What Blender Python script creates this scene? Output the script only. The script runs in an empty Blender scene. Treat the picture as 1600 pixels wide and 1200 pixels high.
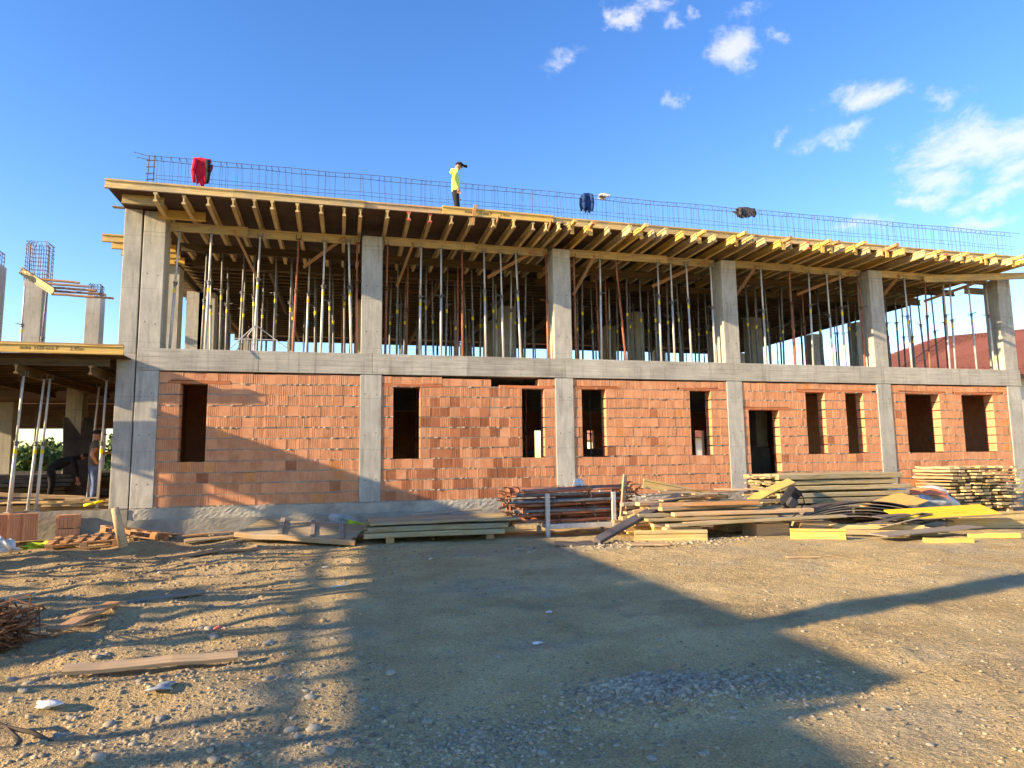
import bpy, math, random
import numpy as np
from mathutils import Vector, Matrix
R = random.Random(7)
SC = bpy.context.scene
COL = SC.collection
# ------------------------------------------------------------------ camera
YAW, PITCH, ROLL = 0.248034, 0.112984, -0.013099
def cam_axes():
    cy, sy, cp, sp = math.cos(YAW), math.sin(YAW), math.cos(PITCH), math.sin(PITCH)
    f = Vector((sy*cp, cy*cp, sp)); r = Vector((cy, -sy, 0)); u = r.cross(f)
    return r*math.cos(ROLL)+u*math.sin(ROLL), u*math.cos(ROLL)-r*math.sin(ROLL), f
cr_, cu_, cf_ = cam_axes()
cam = bpy.data.cameras.new('camera'); cam.sensor_width = 36; cam.lens = 1033.14*36/1600
cam.clip_end = 3000; cam.clip_start = 0.05
camo = bpy.data.objects.new('camera', cam); COL.objects.link(camo)
m = Matrix((cr_, cu_, -cf_)).transposed().to_4x4(); m.translation = (0, -16.0903, 0.965)
camo.matrix_world = m; SC.camera = camo
# ------------------------------------------------------------------ light, sky, exposure
SUN = Vector((1.0, 0.22, -0.35)).normalized()
SUN_EL = math.asin(-SUN.z); SUN_AZ = math.atan2(-SUN.x, -SUN.y)
sl = bpy.data.lights.new('sun', 'SUN'); sl.energy = 5.0; sl.angle = math.radians(0.55); sl.color = (1.0, 0.77, 0.46)
so = bpy.data.objects.new('sun', sl); COL.objects.link(so); so.rotation_euler = SUN.to_track_quat('-Z', 'Y').to_euler()
so.location = (-30, -20, 25)
SC.view_settings.view_transform = 'Standard'; SC.view_settings.look = 'None'
SC.view_settings.gamma = 1; SC.view_settings.use_curve_mapping = False
SC.view_settings.exposure = 1.3
SC.cycles.max_bounces = 4; SC.cycles.diffuse_bounces = 2; SC.cycles.glossy_bounces = 2; SC.cycles.caustics_reflective = False; SC.cycles.caustics_refractive = False; SC.cycles.use_adaptive_sampling = True; SC.cycles.adaptive_threshold = 0.03; SC.cycles.use_denoising = True
W = bpy.data.worlds.new('World'); SC.world = W; W.use_nodes = True
def world():
    nt = W.node_tree; N = nt.nodes; L = nt.links; N.clear()
    out = N.new('ShaderNodeOutputWorld'); bg = N.new('ShaderNodeBackground'); bg.inputs[1].default_value = 0.135
    sky = N.new('ShaderNodeTexSky'); sky.sky_type = 'NISHITA'; sky.sun_disc = False
    sky.sun_elevation = SUN_EL; sky.sun_rotation = SUN_AZ; sky.air_density = 1.15; sky.dust_density = 0.06; sky.ozone_density = 2.2
    hs = N.new('ShaderNodeHueSaturation'); hs.inputs['Hue'].default_value = 0.516; hs.inputs['Saturation'].default_value = 1.31; hs.inputs['Value'].default_value = 1.0
    L.new(sky.outputs[0], hs.inputs['Color'])
    tc = N.new('ShaderNodeTexCoord')
    nrm = N.new('ShaderNodeVectorMath'); nrm.operation = 'NORMALIZE'; L.new(tc.outputs['Generated'], nrm.inputs[0])
    wn = N.new('ShaderNodeTexNoise'); wn.inputs['Scale'].default_value = 11; wn.inputs['Detail'].default_value = 6; wn.inputs['Roughness'].default_value = 0.62; L.new(nrm.outputs[0], wn.inputs['Vector'])
    wa = N.new('ShaderNodeVectorMath'); wa.operation = 'SUBTRACT'; L.new(wn.outputs['Color'], wa.inputs[0]); wa.inputs[1].default_value = (0.5, 0.5, 0.5)
    wb = N.new('ShaderNodeVectorMath'); wb.operation = 'MULTIPLY_ADD'; L.new(wa.outputs[0], wb.inputs[0]); wb.inputs[1].default_value = (0.16, 0.16, 0.075); L.new(nrm.outputs[0], wb.inputs[2])
    def math_(op, a, b=None, clamp=False):
        n = N.new('ShaderNodeMath'); n.operation = op; n.use_clamp = clamp
        for i, v in enumerate((a, b)):
            if v is None: continue
            if isinstance(v, (int, float)): n.inputs[i].default_value = v
            else: L.new(v, n.inputs[i])
        return n.outputs[0]
    def blob(px, py, sx, sy, wt=1.0):
        d = (cf_*1033.14 + cr_*(px-800) + cu_*(600-py)).normalized()
        a = N.new('ShaderNodeVectorMath'); a.operation = 'SUBTRACT'; L.new(wb.outputs[0], a.inputs[0]); a.inputs[1].default_value = d
        b = N.new('ShaderNodeVectorMath'); b.operation = 'MULTIPLY'; L.new(a.outputs[0], b.inputs[0])
        b.inputs[1].default_value = (1160/sx, 1160/sx, 1160/sy)
        c = N.new('ShaderNodeVectorMath'); c.operation = 'LENGTH'; L.new(b.outputs[0], c.inputs[0])
        return math_('MULTIPLY', math_('SUBTRACT', 1.0, c.outputs['Value'], True), wt)
    tot = None
    for b in [(1165, 70, 55, 34), (972, 24, 36, 32), (1060, 42, 28, 24, .62), (1030, 2, 62, 22), (1193, 8, 34, 26, .62), (1345, 155, 70, 30),
              (880, 90, 42, 18, .62), (1515, 230, 115, 58), (1590, 212, 70, 45), (1480, 290, 70, 36), (1470, 165, 55, 22, .62), (1310, 210, 62, 17, .62), (1045, 152, 28, 20, .62),
              (1360, 342, 80, 17, .62), (1575, 275, 60, 28), (1570, 310, 66, 20), (1450, 322, 58, 18), (1545, 345, 50, 16), (1225, 215, 26, 20, .62), (1110, 12, 20, 22, .62), (1225, 50, 22, 30, .62)]:
        f = blob(*b); tot = f if tot is None else math_('MAXIMUM', tot, f)
    # scattered clouds continue round the rest of the sky
    n2 = N.new('ShaderNodeTexNoise'); n2.inputs['Scale'].default_value = 4.0; n2.inputs['Detail'].default_value = 2; L.new(nrm.outputs[0], n2.inputs['Vector'])
    dt = N.new('ShaderNodeVectorMath'); dt.operation = 'DOT_PRODUCT'; L.new(nrm.outputs[0], dt.inputs[0]); dt.inputs[1].default_value = cf_
    away = math_('MULTIPLY', math_('SUBTRACT', 0.55, dt.outputs['Value']), 5.0, True)
    gen = math_('MULTIPLY', math_('MULTIPLY', math_('SUBTRACT', n2.outputs['Fac'], 0.56), 5.0, True), away)
    tot = math_('MAXIMUM', tot, gen)
    mp = N.new('ShaderNodeMapping'); mp.inputs['Scale'].default_value = (1, 1, 1.9); L.new(nrm.outputs[0], mp.inputs[0])
    nz = N.new('ShaderNodeTexNoise'); nz.inputs['Scale'].default_value = 14; nz.inputs['Detail'].default_value = 12; nz.inputs['Roughness'].default_value = 0.7; nz.inputs['Distortion'].default_value = 0.4
    L.new(mp.outputs[0], nz.inputs['Vector'])
    dens = math_('ADD', math_('MULTIPLY', tot, 0.78), math_('MULTIPLY', math_('SUBTRACT', nz.outputs['Fac'], 0.5), 1.75))
    rmp = N.new('ShaderNodeMapRange'); rmp.interpolation_type = 'SMOOTHSTEP'; rmp.inputs['From Min'].default_value = 0.05; rmp.inputs['From Max'].default_value = 0.85
    L.new(dens, rmp.inputs['Value'])
    fac = math_('MULTIPLY', math_('MULTIPLY', rmp.outputs[0], math_('MULTIPLY', tot, 3.2, True)), 0.74)
    mix = N.new('ShaderNodeMixRGB'); L.new(fac, mix.inputs[0]); L.new(hs.outputs[0], mix.inputs[1]); mix.inputs[2].default_value = (3.4, 3.35, 3.5, 1)
    L.new(mix.outputs[0], bg.inputs[0]); L.new(bg.outputs[0], out.inputs[0])
world()
# ------------------------------------------------------------------ materials
MATS = {}
def pmat(name, c1, c2, scale=6, rough=0.8, bump=0.3, bscale=60, metal=0.0, stretch=(1, 1, 1), rand=0.2, c3=None, objcolor=False, island=False, spec=0.3, bdist=0.01, stain=0.0):
    mt = bpy.data.materials.new(name); mt.use_nodes = True; nt = mt.node_tree; N = nt.nodes; L = nt.links
    b = N['Principled BSDF']; b.inputs['Roughness'].default_value = rough; b.inputs['Metallic'].default_value = metal; b.inputs['Specular IOR Level'].default_value = spec
    tc = N.new('ShaderNodeTexCoord'); mp = N.new('ShaderNodeMapping'); mp.inputs['Scale'].default_value = stretch
    L.new(tc.outputs['Object'], mp.inputs[0])
    oi = N.new('ShaderNodeObjectInfo')
    off = N.new('ShaderNodeVectorMath'); off.operation = 'ADD'; L.new(mp.outputs[0], off.inputs[0])
    mulr = N.new('ShaderNodeMath'); mulr.operation = 'MULTIPLY'; mulr.inputs[1].default_value = 37.0; L.new(oi.outputs['Random'], mulr.inputs[0]); L.new(mulr.outputs[0], off.inputs[1])
    nz = N.new('ShaderNodeTexNoise'); nz.inputs['Scale'].default_value = scale; nz.inputs['Detail'].default_value = 6; nz.inputs['Roughness'].default_value = 0.62
    L.new(off.outputs[0], nz.inputs['Vector'])
    rp = N.new('ShaderNodeValToRGB'); rp.color_ramp.elements[0].position = 0.3; rp.color_ramp.elements[1].position = 0.7
    rp.color_ramp.elements[0].color = (*c1, 1); rp.color_ramp.elements[1].color = (*c2, 1)
    if c3:
        e = rp.color_ramp.elements.new(0.5); e.color = (*c3, 1)
    L.new(nz.outputs['Fac'], rp.inputs[0])
    col = rp.outputs[0]
    rnd = oi.outputs['Random']
    if island:
        g = N.new('ShaderNodeNewGeometry'); rnd = g.outputs['Random Per Island']
    mr = N.new('ShaderNodeMapRange'); mr.inputs['To Min'].default_value = 1-rand; mr.inputs['To Max'].default_value = 1+rand; L.new(rnd, mr.inputs['Value'])
    mx = N.new('ShaderNodeVectorMath'); mx.operation = 'SCALE'; L.new(col, mx.inputs[0]); L.new(mr.outputs[0], mx.inputs['Scale']); col = mx.outputs[0]
    if objcolor:
        mm = N.new('ShaderNodeMixRGB'); mm.blend_type = 'MULTIPLY'; mm.inputs[0].default_value = 1; L.new(col, mm.inputs[1]); L.new(oi.outputs['Color'], mm.inputs[2]); col = mm.outputs[0]
    if stain:
        sn = N.new('ShaderNodeTexNoise'); sn.inputs['Scale'].default_value = 2.3; sn.inputs['Detail'].default_value = 6; sn.inputs['Roughness'].default_value = 0.7; ov = N.new('ShaderNodeVectorMath'); ov.operation = 'ADD'; L.new(tc.outputs['Object'], ov.inputs[0]); L.new(mulr.outputs[0], ov.inputs[1]); L.new(ov.outputs[0], sn.inputs['Vector'])
        sr = N.new('ShaderNodeMapRange'); sr.inputs['From Min'].default_value = 0.46; sr.inputs['From Max'].default_value = 0.66; sr.inputs['To Max'].default_value = stain; L.new(sn.outputs['Fac'], sr.inputs['Value'])
        sx_ = N.new('ShaderNodeMixRGB'); L.new(sr.outputs[0], sx_.inputs[0]); L.new(col, sx_.inputs[1]); sx_.inputs[2].default_value = (0.36, 0.315, 0.25, 1); col = sx_.outputs[0]
    L.new(col, b.inputs['Base Color'])
    if bump:
        n2 = N.new('ShaderNodeTexNoise'); n2.inputs['Scale'].default_value = bscale; n2.inputs['Detail'].default_value = 4; L.new(off.outputs[0], n2.inputs['Vector'])
        bp = N.new('ShaderNodeBump'); bp.inputs['Strength'].default_value = bump; bp.inputs['Distance'].default_value = bdist; L.new(n2.outputs['Fac'], bp.inputs['Height']); L.new(bp.outputs[0], b.inputs['Normal'])
    MATS[name] = mt
    return mt
pmat('brick', (0.64, 0.262, 0.118), (0.765, 0.368, 0.195), 5, 0.9, 0.25, 60, rand=0.05, objcolor=True)
pmat('mortar', (0.25, 0.21, 0.16), (0.44, 0.385, 0.30), 14, 0.95, 0.7, 40)
pmat('lintel_clay', (0.50, 0.14, 0.05), (0.62, 0.23, 0.10), 8, 0.9, 0.3)
pmat('plinth_concrete', (0.24, 0.22, 0.19), (0.46, 0.42, 0.34), 1.7, 0.92, 0.18, 30, bdist=0.015)
pmat('yellow_wood', (0.62, 0.37, 0.07), (0.82, 0.54, 0.15), 3, 0.55, 0.15, 30, stretch=(0.6, 14, 14), rand=0.12, stain=0.35)
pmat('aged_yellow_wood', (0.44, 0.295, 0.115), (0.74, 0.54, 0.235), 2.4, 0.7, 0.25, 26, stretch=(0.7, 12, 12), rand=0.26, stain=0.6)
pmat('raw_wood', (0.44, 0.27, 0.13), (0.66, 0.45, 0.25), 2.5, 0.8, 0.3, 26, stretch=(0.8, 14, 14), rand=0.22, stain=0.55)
pmat('shade_darkened_wood', (0.075, 0.045, 0.018), (0.17, 0.108, 0.045), 2.4, 0.8, 0.25, 26, stretch=(0.7, 12, 12), rand=0.3)  # aged formwork wood, darkened further so interior shade sits in its colour
pmat('orange_wood', (0.42, 0.19, 0.07), (0.60, 0.31, 0.13), 2.5, 0.8, 0.3, 26, stretch=(0.8, 14, 14), rand=0.2, stain=0.5)
pmat('weathered_wood', (0.26, 0.185, 0.095), (0.56, 0.43, 0.245), 2.2, 0.85, 0.4, 24, stretch=(0.7, 12, 12), rand=0.25, c3=(0.39, 0.30, 0.155), stain=0.75)
pmat('grey_wood', (0.20, 0.16, 0.12), (0.42, 0.34, 0.26), 2.2, 0.9, 0.4, 24, stretch=(0.7, 12, 12), rand=0.25, stain=0.5)
pmat('plywood', (0.055, 0.03, 0.016), (0.11, 0.062, 0.033), 2.0, 0.75, 0.15, 20, stretch=(1, 5, 5), rand=0.25)  # deck plywood, its brown lowered to hold the shade under the deck
pmat('film_plywood', (0.055, 0.05, 0.055), (0.15, 0.13, 0.13), 2.5, 0.45, 0.15, 20, rand=0.3)
pmat('orange_plywood', (0.60, 0.30, 0.07), (0.78, 0.45, 0.13), 2.5, 0.6, 0.12, 20, stretch=(1, 6, 6), rand=0.1, stain=0.35)
pmat('panel_yellow', (0.85, 0.50, 0.01), (0.93, 0.60, 0.02), 3, 0.45, 0.08, 20, stretch=(1, 5, 1), rand=0.05, stain=0.12)
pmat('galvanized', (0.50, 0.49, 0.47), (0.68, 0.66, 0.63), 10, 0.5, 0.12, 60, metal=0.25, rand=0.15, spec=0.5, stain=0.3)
pmat('dark_galvanized', (0.15, 0.15, 0.15), (0.29, 0.275, 0.26), 10, 0.55, 0.12, 60, metal=0.3, rand=0.15)  # darker steel for fittings, and for inner props with shade in the colour
pmat('rust_red_paint', (0.25, 0.075, 0.035), (0.42, 0.15, 0.08), 9, 0.7, 0.2, 60, rand=0.2, stain=0.35)
pmat('rust', (0.10, 0.045, 0.022), (0.28, 0.12, 0.05), 12, 0.85, 0.4, 60, rand=0.25)
pmat('rebar_steel', (0.09, 0.06, 0.045), (0.19, 0.13, 0.095), 12, 0.7, 0.2, 60, metal=0.2, rand=0.3)
pmat('sticker_yellow', (0.85, 0.66, 0.01), (0.9, 0.72, 0.03), 3, 0.5, 0)
pmat('red_paint', (0.62, 0.10, 0.06), (0.72, 0.17, 0.12), 8, 0.6, 0)
pmat('lettering_ink', (0.05, 0.035, 0.02), (0.08, 0.06, 0.03), 4, 0.8, 0)
pmat('roof_tile', (0.24, 0.075, 0.045), (0.34, 0.115, 0.07), 4, 0.8, 0.3, 40, rand=0.12)
pmat('dark_roof_tile', (0.05, 0.045, 0.07), (0.10, 0.09, 0.12), 4, 0.7, 0.3, 40, rand=0.12)
pmat('white_render', (0.66, 0.63, 0.56), (0.76, 0.73, 0.66), 2, 0.9, 0.1, 40)
pmat('dark_glass', (0.02, 0.022, 0.025), (0.035, 0.04, 0.045), 2, 0.15, 0, spec=0.6)
pmat('red_cloth', (0.55, 0.01, 0.03), (0.72, 0.02, 0.06), 5, 0.9, 0.4, 20)
pmat('black_cloth', (0.012, 0.012, 0.016), (0.035, 0.034, 0.04), 5, 0.9, 0.4, 20)
pmat('grey_cloth', (0.05, 0.045, 0.055), (0.12, 0.11, 0.12), 5, 0.9, 0.4, 20)
pmat('blue_cloth', (0.012, 0.035, 0.14), (0.03, 0.08, 0.25), 5, 0.9, 0.4, 20)
pmat('white_cloth', (0.6, 0.58, 0.55), (0.8, 0.78, 0.75), 5, 0.9, 0.4, 20)
pmat('neon_cloth', (0.50, 0.74, 0.10), (0.64, 0.82, 0.20), 5, 0.85, 0.3, 20)
pmat('olive_cloth', (0.10, 0.085, 0.06), (0.17, 0.14, 0.10), 5, 0.9, 0.3, 20)
pmat('denim', (0.03, 0.05, 0.12), (0.16, 0.22, 0.38), 7, 0.9, 0.3, 20)
pmat('skin', (0.42, 0.20, 0.12), (0.55, 0.29, 0.19), 6, 0.6, 0)
pmat('plastic_white', (0.55, 0.54, 0.52), (0.82, 0.80, 0.77), 5, 0.4, 0.5, 14, bdist=0.03, spec=0.5)
pmat('plastic_grey', (0.20, 0.22, 0.25), (0.50, 0.52, 0.54), 4, 0.4, 0.6, 12, bdist=0.03, spec=0.5)
pmat('plastic_yellow', (0.62, 0.60, 0.02), (0.85, 0.82, 0.03), 5, 0.4, 0.5, 14, bdist=0.03)
pmat('plastic_lime', (0.36, 0.45, 0.02), (0.62, 0.70, 0.05), 7, 0.5, 0.5, 14, bdist=0.03)
pmat('plastic_orange', (0.68, 0.17, 0.06), (0.82, 0.27, 0.12), 5, 0.5, 0.4, 14, bdist=0.02)
pmat('plastic_red', (0.5, 0.06, 0.05), (0.7, 0.2, 0.17), 9, 0.5, 0.3, 14)
pmat('leaf', (0.045, 0.08, 0.018), (0.11, 0.16, 0.035), 3, 0.8, 0, rand=0.35, island=True)
pmat('bark', (0.07, 0.05, 0.035), (0.14, 0.10, 0.07), 8, 0.9, 0.5, 20)
pmat('stone', (0.22, 0.195, 0.155), (0.36, 0.32, 0.25), 5, 0.9, 0.25, 30, rand=0.25)
pmat('pebble', (0.25, 0.195, 0.125), (0.36, 0.295, 0.20), 3, 0.95, 0, rand=0.38, island=True)
pmat('grey_gravel', (0.26, 0.205, 0.14), (0.41, 0.34, 0.24), 3, 0.95, 0, rand=0.4, island=True)
pmat('earth_clods', (0.24, 0.165, 0.085), (0.38, 0.275, 0.16), 5, 0.95, 0.3, 30, rand=0.25, island=True)
def concrete_mat(name, lines, c1=(0.38, 0.345, 0.29), c2=(0.60, 0.555, 0.475)):
    mt = pmat(name, c1, c2, 1.3, 0.9, 0, rand=0.07); nt = mt.node_tree; N = nt.nodes; L = nt.links; b = N['Principled BSDF']
    src = b.inputs['Base Color'].links[0].from_socket
    tc = N.new('ShaderNodeTexCoord'); mp = N.new('ShaderNodeMapping'); L.new(tc.outputs['Object'], mp.inputs[0]); mp.inputs['Scale'].default_value = lines
    nz = N.new('ShaderNodeTexNoise'); nz.inputs['Scale'].default_value = 3; nz.inputs['Detail'].default_value = 7; nz.inputs['Roughness'].default_value = 0.7; L.new(mp.outputs[0], nz.inputs['Vector'])
    r2 = N.new('ShaderNodeMapRange'); r2.inputs['From Min'].default_value = 0.35; r2.inputs['From Max'].default_value = 0.7; r2.inputs['To Min'].default_value = 0.76; r2.inputs['To Max'].default_value = 1.1; L.new(nz.outputs['Fac'], r2.inputs['Value'])
    sp = N.new('ShaderNodeTexNoise'); sp.inputs['Scale'].default_value = 26; sp.inputs['Detail'].default_value = 3; L.new(tc.outputs['Object'], sp.inputs['Vector'])
    r3 = N.new('ShaderNodeMapRange'); r3.inputs['From Min'].default_value = 0.25; r3.inputs['From Max'].default_value = 0.36; r3.inputs['To Min'].default_value = 0.6; r3.inputs['To Max'].default_value = 1.0; L.new(sp.outputs['Fac'], r3.inputs['Value'])
    sz = N.new('ShaderNodeSeparateXYZ'); L.new(tc.outputs['Object'], sz.inputs[0])
    def mth(op, a, v):
        n = N.new('ShaderNodeMath'); n.operation = op; L.new(a, n.inputs[0]); n.inputs[1].default_value = v; return n.outputs[0]
    ax, fq, wd = (sz.outputs['Z'], 8.1, .07) if lines[2] > 1 else (sz.outputs['Z'], .82, .012)
    bl = mth('LESS_THAN', mth('FRACT', mth('MULTIPLY', mth('ADD', ax, 50.0), fq), 0), wd); bl = mth('MULTIPLY', bl, -.22); bl = mth('ADD', bl, 1.0)
    dm = N.new('ShaderNodeMapping'); L.new(tc.outputs['Object'], dm.inputs[0]); dm.inputs['Scale'].default_value = (5, 5, .35); dn = N.new('ShaderNodeTexNoise'); dn.inputs['Scale'].default_value = 1.6; dn.inputs['Detail'].default_value = 5; L.new(dm.outputs[0], dn.inputs['Vector'])
    dr = N.new('ShaderNodeMapRange'); dr.inputs['From Min'].default_value = 0.55; dr.inputs['From Max'].default_value = 0.72; dr.inputs['To Min'].default_value = 1.0; dr.inputs['To Max'].default_value = 0.68; L.new(dn.outputs['Fac'], dr.inputs['Value'])
    m0 = N.new('ShaderNodeMath'); m0.operation = 'MULTIPLY'; L.new(bl, m0.inputs[0]); L.new(dr.outputs[0], m0.inputs[1])
    mq = N.new('ShaderNodeMath'); mq.operation = 'MULTIPLY'; L.new(m0.outputs[0], mq.inputs[0]); L.new(r3.outputs[0], mq.inputs[1])
    m1 = N.new('ShaderNodeMath'); m1.operation = 'MULTIPLY'; L.new(r2.outputs[0], m1.inputs[0]); L.new(mq.outputs[0], m1.inputs[1])
    s = N.new('ShaderNodeVectorMath'); s.operation = 'SCALE'; L.new(src, s.inputs[0]); L.new(m1.outputs[0], s.inputs['Scale']); L.new(s.outputs[0], b.inputs['Base Color'])
    bp = N.new('ShaderNodeBump'); bp.inputs['Strength'].default_value = 0.5; bp.inputs['Distance'].default_value = 0.008; L.new(nz.outputs['Fac'], bp.inputs['Height']); L.new(bp.outputs[0], b.inputs['Normal'])
    return mt
concrete_mat('concrete_beam', (0.35, 3, 7)); concrete_mat('concrete_column', (3, 3, 0.7), (0.44, 0.405, 0.345), (0.58, 0.54, 0.47))
def ground_mat():
    mt = bpy.data.materials.new('dirt_ground'); mt.use_nodes = True; nt = mt.node_tree; N = nt.nodes; L = nt.links; b = N['Principled BSDF']; b.inputs['Roughness'].default_value = 0.97; b.inputs['Specular IOR Level'].default_value = 0.15
    tc = N.new('ShaderNodeTexCoord')
    def noise(s, d=6, r=0.6, dist=0):
        n = N.new('ShaderNodeTexNoise'); n.inputs['Scale'].default_value = s; n.inputs['Detail'].default_value = d; n.inputs['Roughness'].default_value = r; n.inputs['Distortion'].default_value = dist; L.new(tc.outputs['Object'], n.inputs['Vector']); return n.outputs['Fac']
    def ramp(f, a, ca, b_, cb):
        r = N.new('ShaderNodeValToRGB'); r.color_ramp.elements[0].position = a; r.color_ramp.elements[1].position = b_; r.color_ramp.elements[0].color = (*ca, 1); r.color_ramp.elements[1].color = (*cb, 1); L.new(f, r.inputs[0]); return r.outputs[0]
    def mix(f, a, b_, t='MIX'):
        x = N.new('ShaderNodeMixRGB'); x.blend_type = t
        for i, v in ((0, f), (1, a), (2, b_)):
            if isinstance(v, float): x.inputs[i].default_value = v
            else: L.new(v, x.inputs[i])
        return x.outputs[0]
    def mrange(f, a, b_, c, d):
        r = N.new('ShaderNodeMapRange'); r.inputs['From Min'].default_value = a; r.inputs['From Max'].default_value = b_; r.inputs['To Min'].default_value = c; r.inputs['To Max'].default_value = d; L.new(f, r.inputs['Value']); return r.outputs[0]
    base = ramp(noise(1.1, 5, 0.65), 0.32, (0.43, 0.305, 0.14), 0.68, (0.63, 0.47, 0.24))
    grey = ramp(noise(7, 2), 0.3, (0.34, 0.27, 0.165), 0.7, (0.49, 0.405, 0.265))
    c = mix(mrange(noise(0.55, 3, 0.6, 0.5), 0.53, 0.63, 0.0, 0.75), base, grey)
    # darker brown loose earth on the left
    sx = N.new('ShaderNodeSeparateXYZ'); L.new(tc.outputs['Object'], sx.inputs[0])
    left = mrange(sx.outputs['X'], 1.0, -3.0, 0.0, 0.75)
    brown = ramp(noise(1.9, 4), 0.3, (0.33, 0.22, 0.105), 0.7, (0.54, 0.385, 0.205))
    c = mix(left, c, brown)
    c = mix(mrange(noise(0.9, 3, 0.5, 1.0), 0.62, 0.72, 0.0, 0.4), c, ramp(noise(5, 2), 0.3, (0.17, 0.125, 0.08), 0.7, (0.28, 0.21, 0.135)))
    speck = mrange(noise(55, 3, 0.7), 0.3, 0.72, 0.6, 1.4)
    s = N.new('ShaderNodeVectorMath'); s.operation = 'SCALE'; L.new(c, s.inputs[0]); L.new(speck, s.inputs['Scale']); L.new(s.outputs[0], b.inputs['Base Color'])
    bp = N.new('ShaderNodeBump'); bp.inputs['Strength'].default_value = 1.0; bp.inputs['Distance'].default_value = 0.035; hm_ = N.new('ShaderNodeMath'); hm_.operation = 'MULTIPLY_ADD'; L.new(noise(7, 5, 0.7), hm_.inputs[0]); hm_.inputs[1].default_value = 2.2; L.new(noise(32, 4, 0.75), hm_.inputs[2]); L.new(hm_.outputs[0], bp.inputs['Height']); L.new(bp.outputs[0], b.inputs['Normal'])
    MATS['dirt_ground'] = mt
ground_mat()
# ------------------------------------------------------------------ mesh helpers
class MB:
    def __init__(s): s.v = []; s.f = []; s.mi = []
    def add(s, vs, fs, mi=0):
        o = len(s.v); s.v += [tuple(x) for x in vs]; s.f += [tuple(i+o for i in f) for f in fs]; s.mi += [mi]*len(fs)
    def box(s, x0, x1, y0, y1, z0, z1, mi=0, j=0.0):
        q = lambda: R.uniform(-j, j) if j else 0
        s.add([(x+q(), y+q(), z+q()) for z in (z0, z1) for y in (y0, y1) for x in (x0, x1)],
              [(0, 2, 3, 1), (4, 5, 7, 6), (0, 1, 5, 4), (2, 6, 7, 3), (0, 4, 6, 2), (1, 3, 7, 5)], mi)
    def tube(s, p0, p1, r0, r1=None, n=8, caps=True, mi=0):
        r1 = r0 if r1 is None else r1; p0 = Vector(p0); p1 = Vector(p1); d = (p1-p0).normalized()
        a = d.orthogonal().normalized(); b = d.cross(a)
        vs = [p+ (a*math.cos(2*math.pi*i/n)+b*math.sin(2*math.pi*i/n))*r for p, r in ((p0, r0), (p1, r1)) for i in range(n)]
        fs = [(i, (i+1) % n, n+(i+1) % n, n+i) for i in range(n)]
        if caps: fs += [tuple(range(n-1, -1, -1)), tuple(range(n, 2*n))]
        s.add(vs, fs, mi)
    def path(s, pts, r, n=5, mi=0):
        for a, b in zip(pts, pts[1:]): s.tube(a, b, r, r, n, True, mi)
    def bar(s, p0, p1, w, h, up=(0, 0, 1), mi=0):
        p0 = Vector(p0); p1 = Vector(p1); d = (p1-p0).normalized(); u = Vector(up); sd = d.cross(u)
        sd = d.orthogonal() if sd.length < 1e-4 else sd
        sd.normalize(); u = sd.cross(d)
        vs = [p+sd*a*w/2+u*b*h/2 for p in (p0, p1) for a, b in ((-1, -1), (1, -1), (1, 1), (-1, 1))]
        s.add(vs, [(0, 1, 2, 3), (7, 6, 5, 4), (0, 4, 5, 1), (1, 5, 6, 2), (2, 6, 7, 3), (3, 7, 4, 0)], mi)
    def extrude(s, prof, x0, x1, mi=0):   # closed profile in (y,z), run along x
        n = len(prof)
        s.add([(x, y, z) for x in (x0, x1) for y, z in prof], [(i, (i+1) % n, n+(i+1) % n, n+i) for i in range(n)]+[tuple(range(n-1, -1, -1)), tuple(range(n, 2*n))], mi)
    def blob(s, c, rad, seed=0, sub=2, amp=0.25, mi=0, flat=0.0, fr=1.0):
        import bmesh
        bm = bmesh.new(); bmesh.ops.create_icosphere(bm, subdivisions=sub, radius=1); q = random.Random(seed)
        ph = [(q.uniform(1, 4)*fr, q.uniform(1, 4)*fr, q.uniform(1, 4)*fr, q.uniform(0, 6)) for _ in range(6)]
        vs = []
        for v in bm.verts:
            k = 1+amp*sum(math.sin(a*v.co.x+b*v.co.y+cc*v.co.z+d) for a, b, cc, d in ph)/2.5
            z = v.co.z*k
            if z < -flat and flat > 0: z = -flat
            vs.append((c[0]+v.co.x*k*rad[0], c[1]+v.co.y*k*rad[1], c[2]+z*rad[2]))
        s.add(vs, [tuple(x.index for x in f.verts) for f in bm.faces], mi); bm.free()
    def mesh(s, name, mats, smooth=False):
        me = bpy.data.meshes.new(name); me.from_pydata(s.v, [], s.f)
        for mm in ([mats] if isinstance(mats, str) else mats): me.materials.append(MATS[mm])
        me.polygons.foreach_set('material_index', s.mi)
        if smooth: me.polygons.foreach_set('use_smooth', [True]*len(s.f))
        me.update(); return me
def link(name, data, parent=None, mw=None, loc=None, rot=None, label=None, cat=None, group=None, kind=None):
    o = bpy.data.objects.new(name, data); COL.objects.link(o)
    if parent is not None: o.parent = parent
    if mw is not None: o.matrix_basis = mw
    if loc is not None: o.location = loc
    if rot is not None: o.rotation_euler = rot
    if label: o['label'] = label
    if cat: o['category'] = cat
    if group: o['group'] = group
    if kind: o['kind'] = kind
    return o
def empty(name, label, cat, loc=(0, 0, 0), rot=(0, 0, 0), group=None):
    o = link(name, None, loc=loc, rot=rot, label=label, cat=cat, group=group); o.empty_display_size = 0.1; return o
def frame(p0, p1, roll=0.0):
    p0 = Vector(p0); p1 = Vector(p1); x = (p1-p0).normalized(); z = Vector((0, 0, 1))
    if abs(x.z) > 0.98: z = Vector((0, 1, 0))
    y = z.cross(x).normalized(); z = x.cross(y)
    mw = Matrix((x, y, z)).transposed().to_4x4(); mw.translation = (p0+p1)/2
    return mw @ Matrix.Rotation(roll, 4, 'X')
_pc = {}
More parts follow.
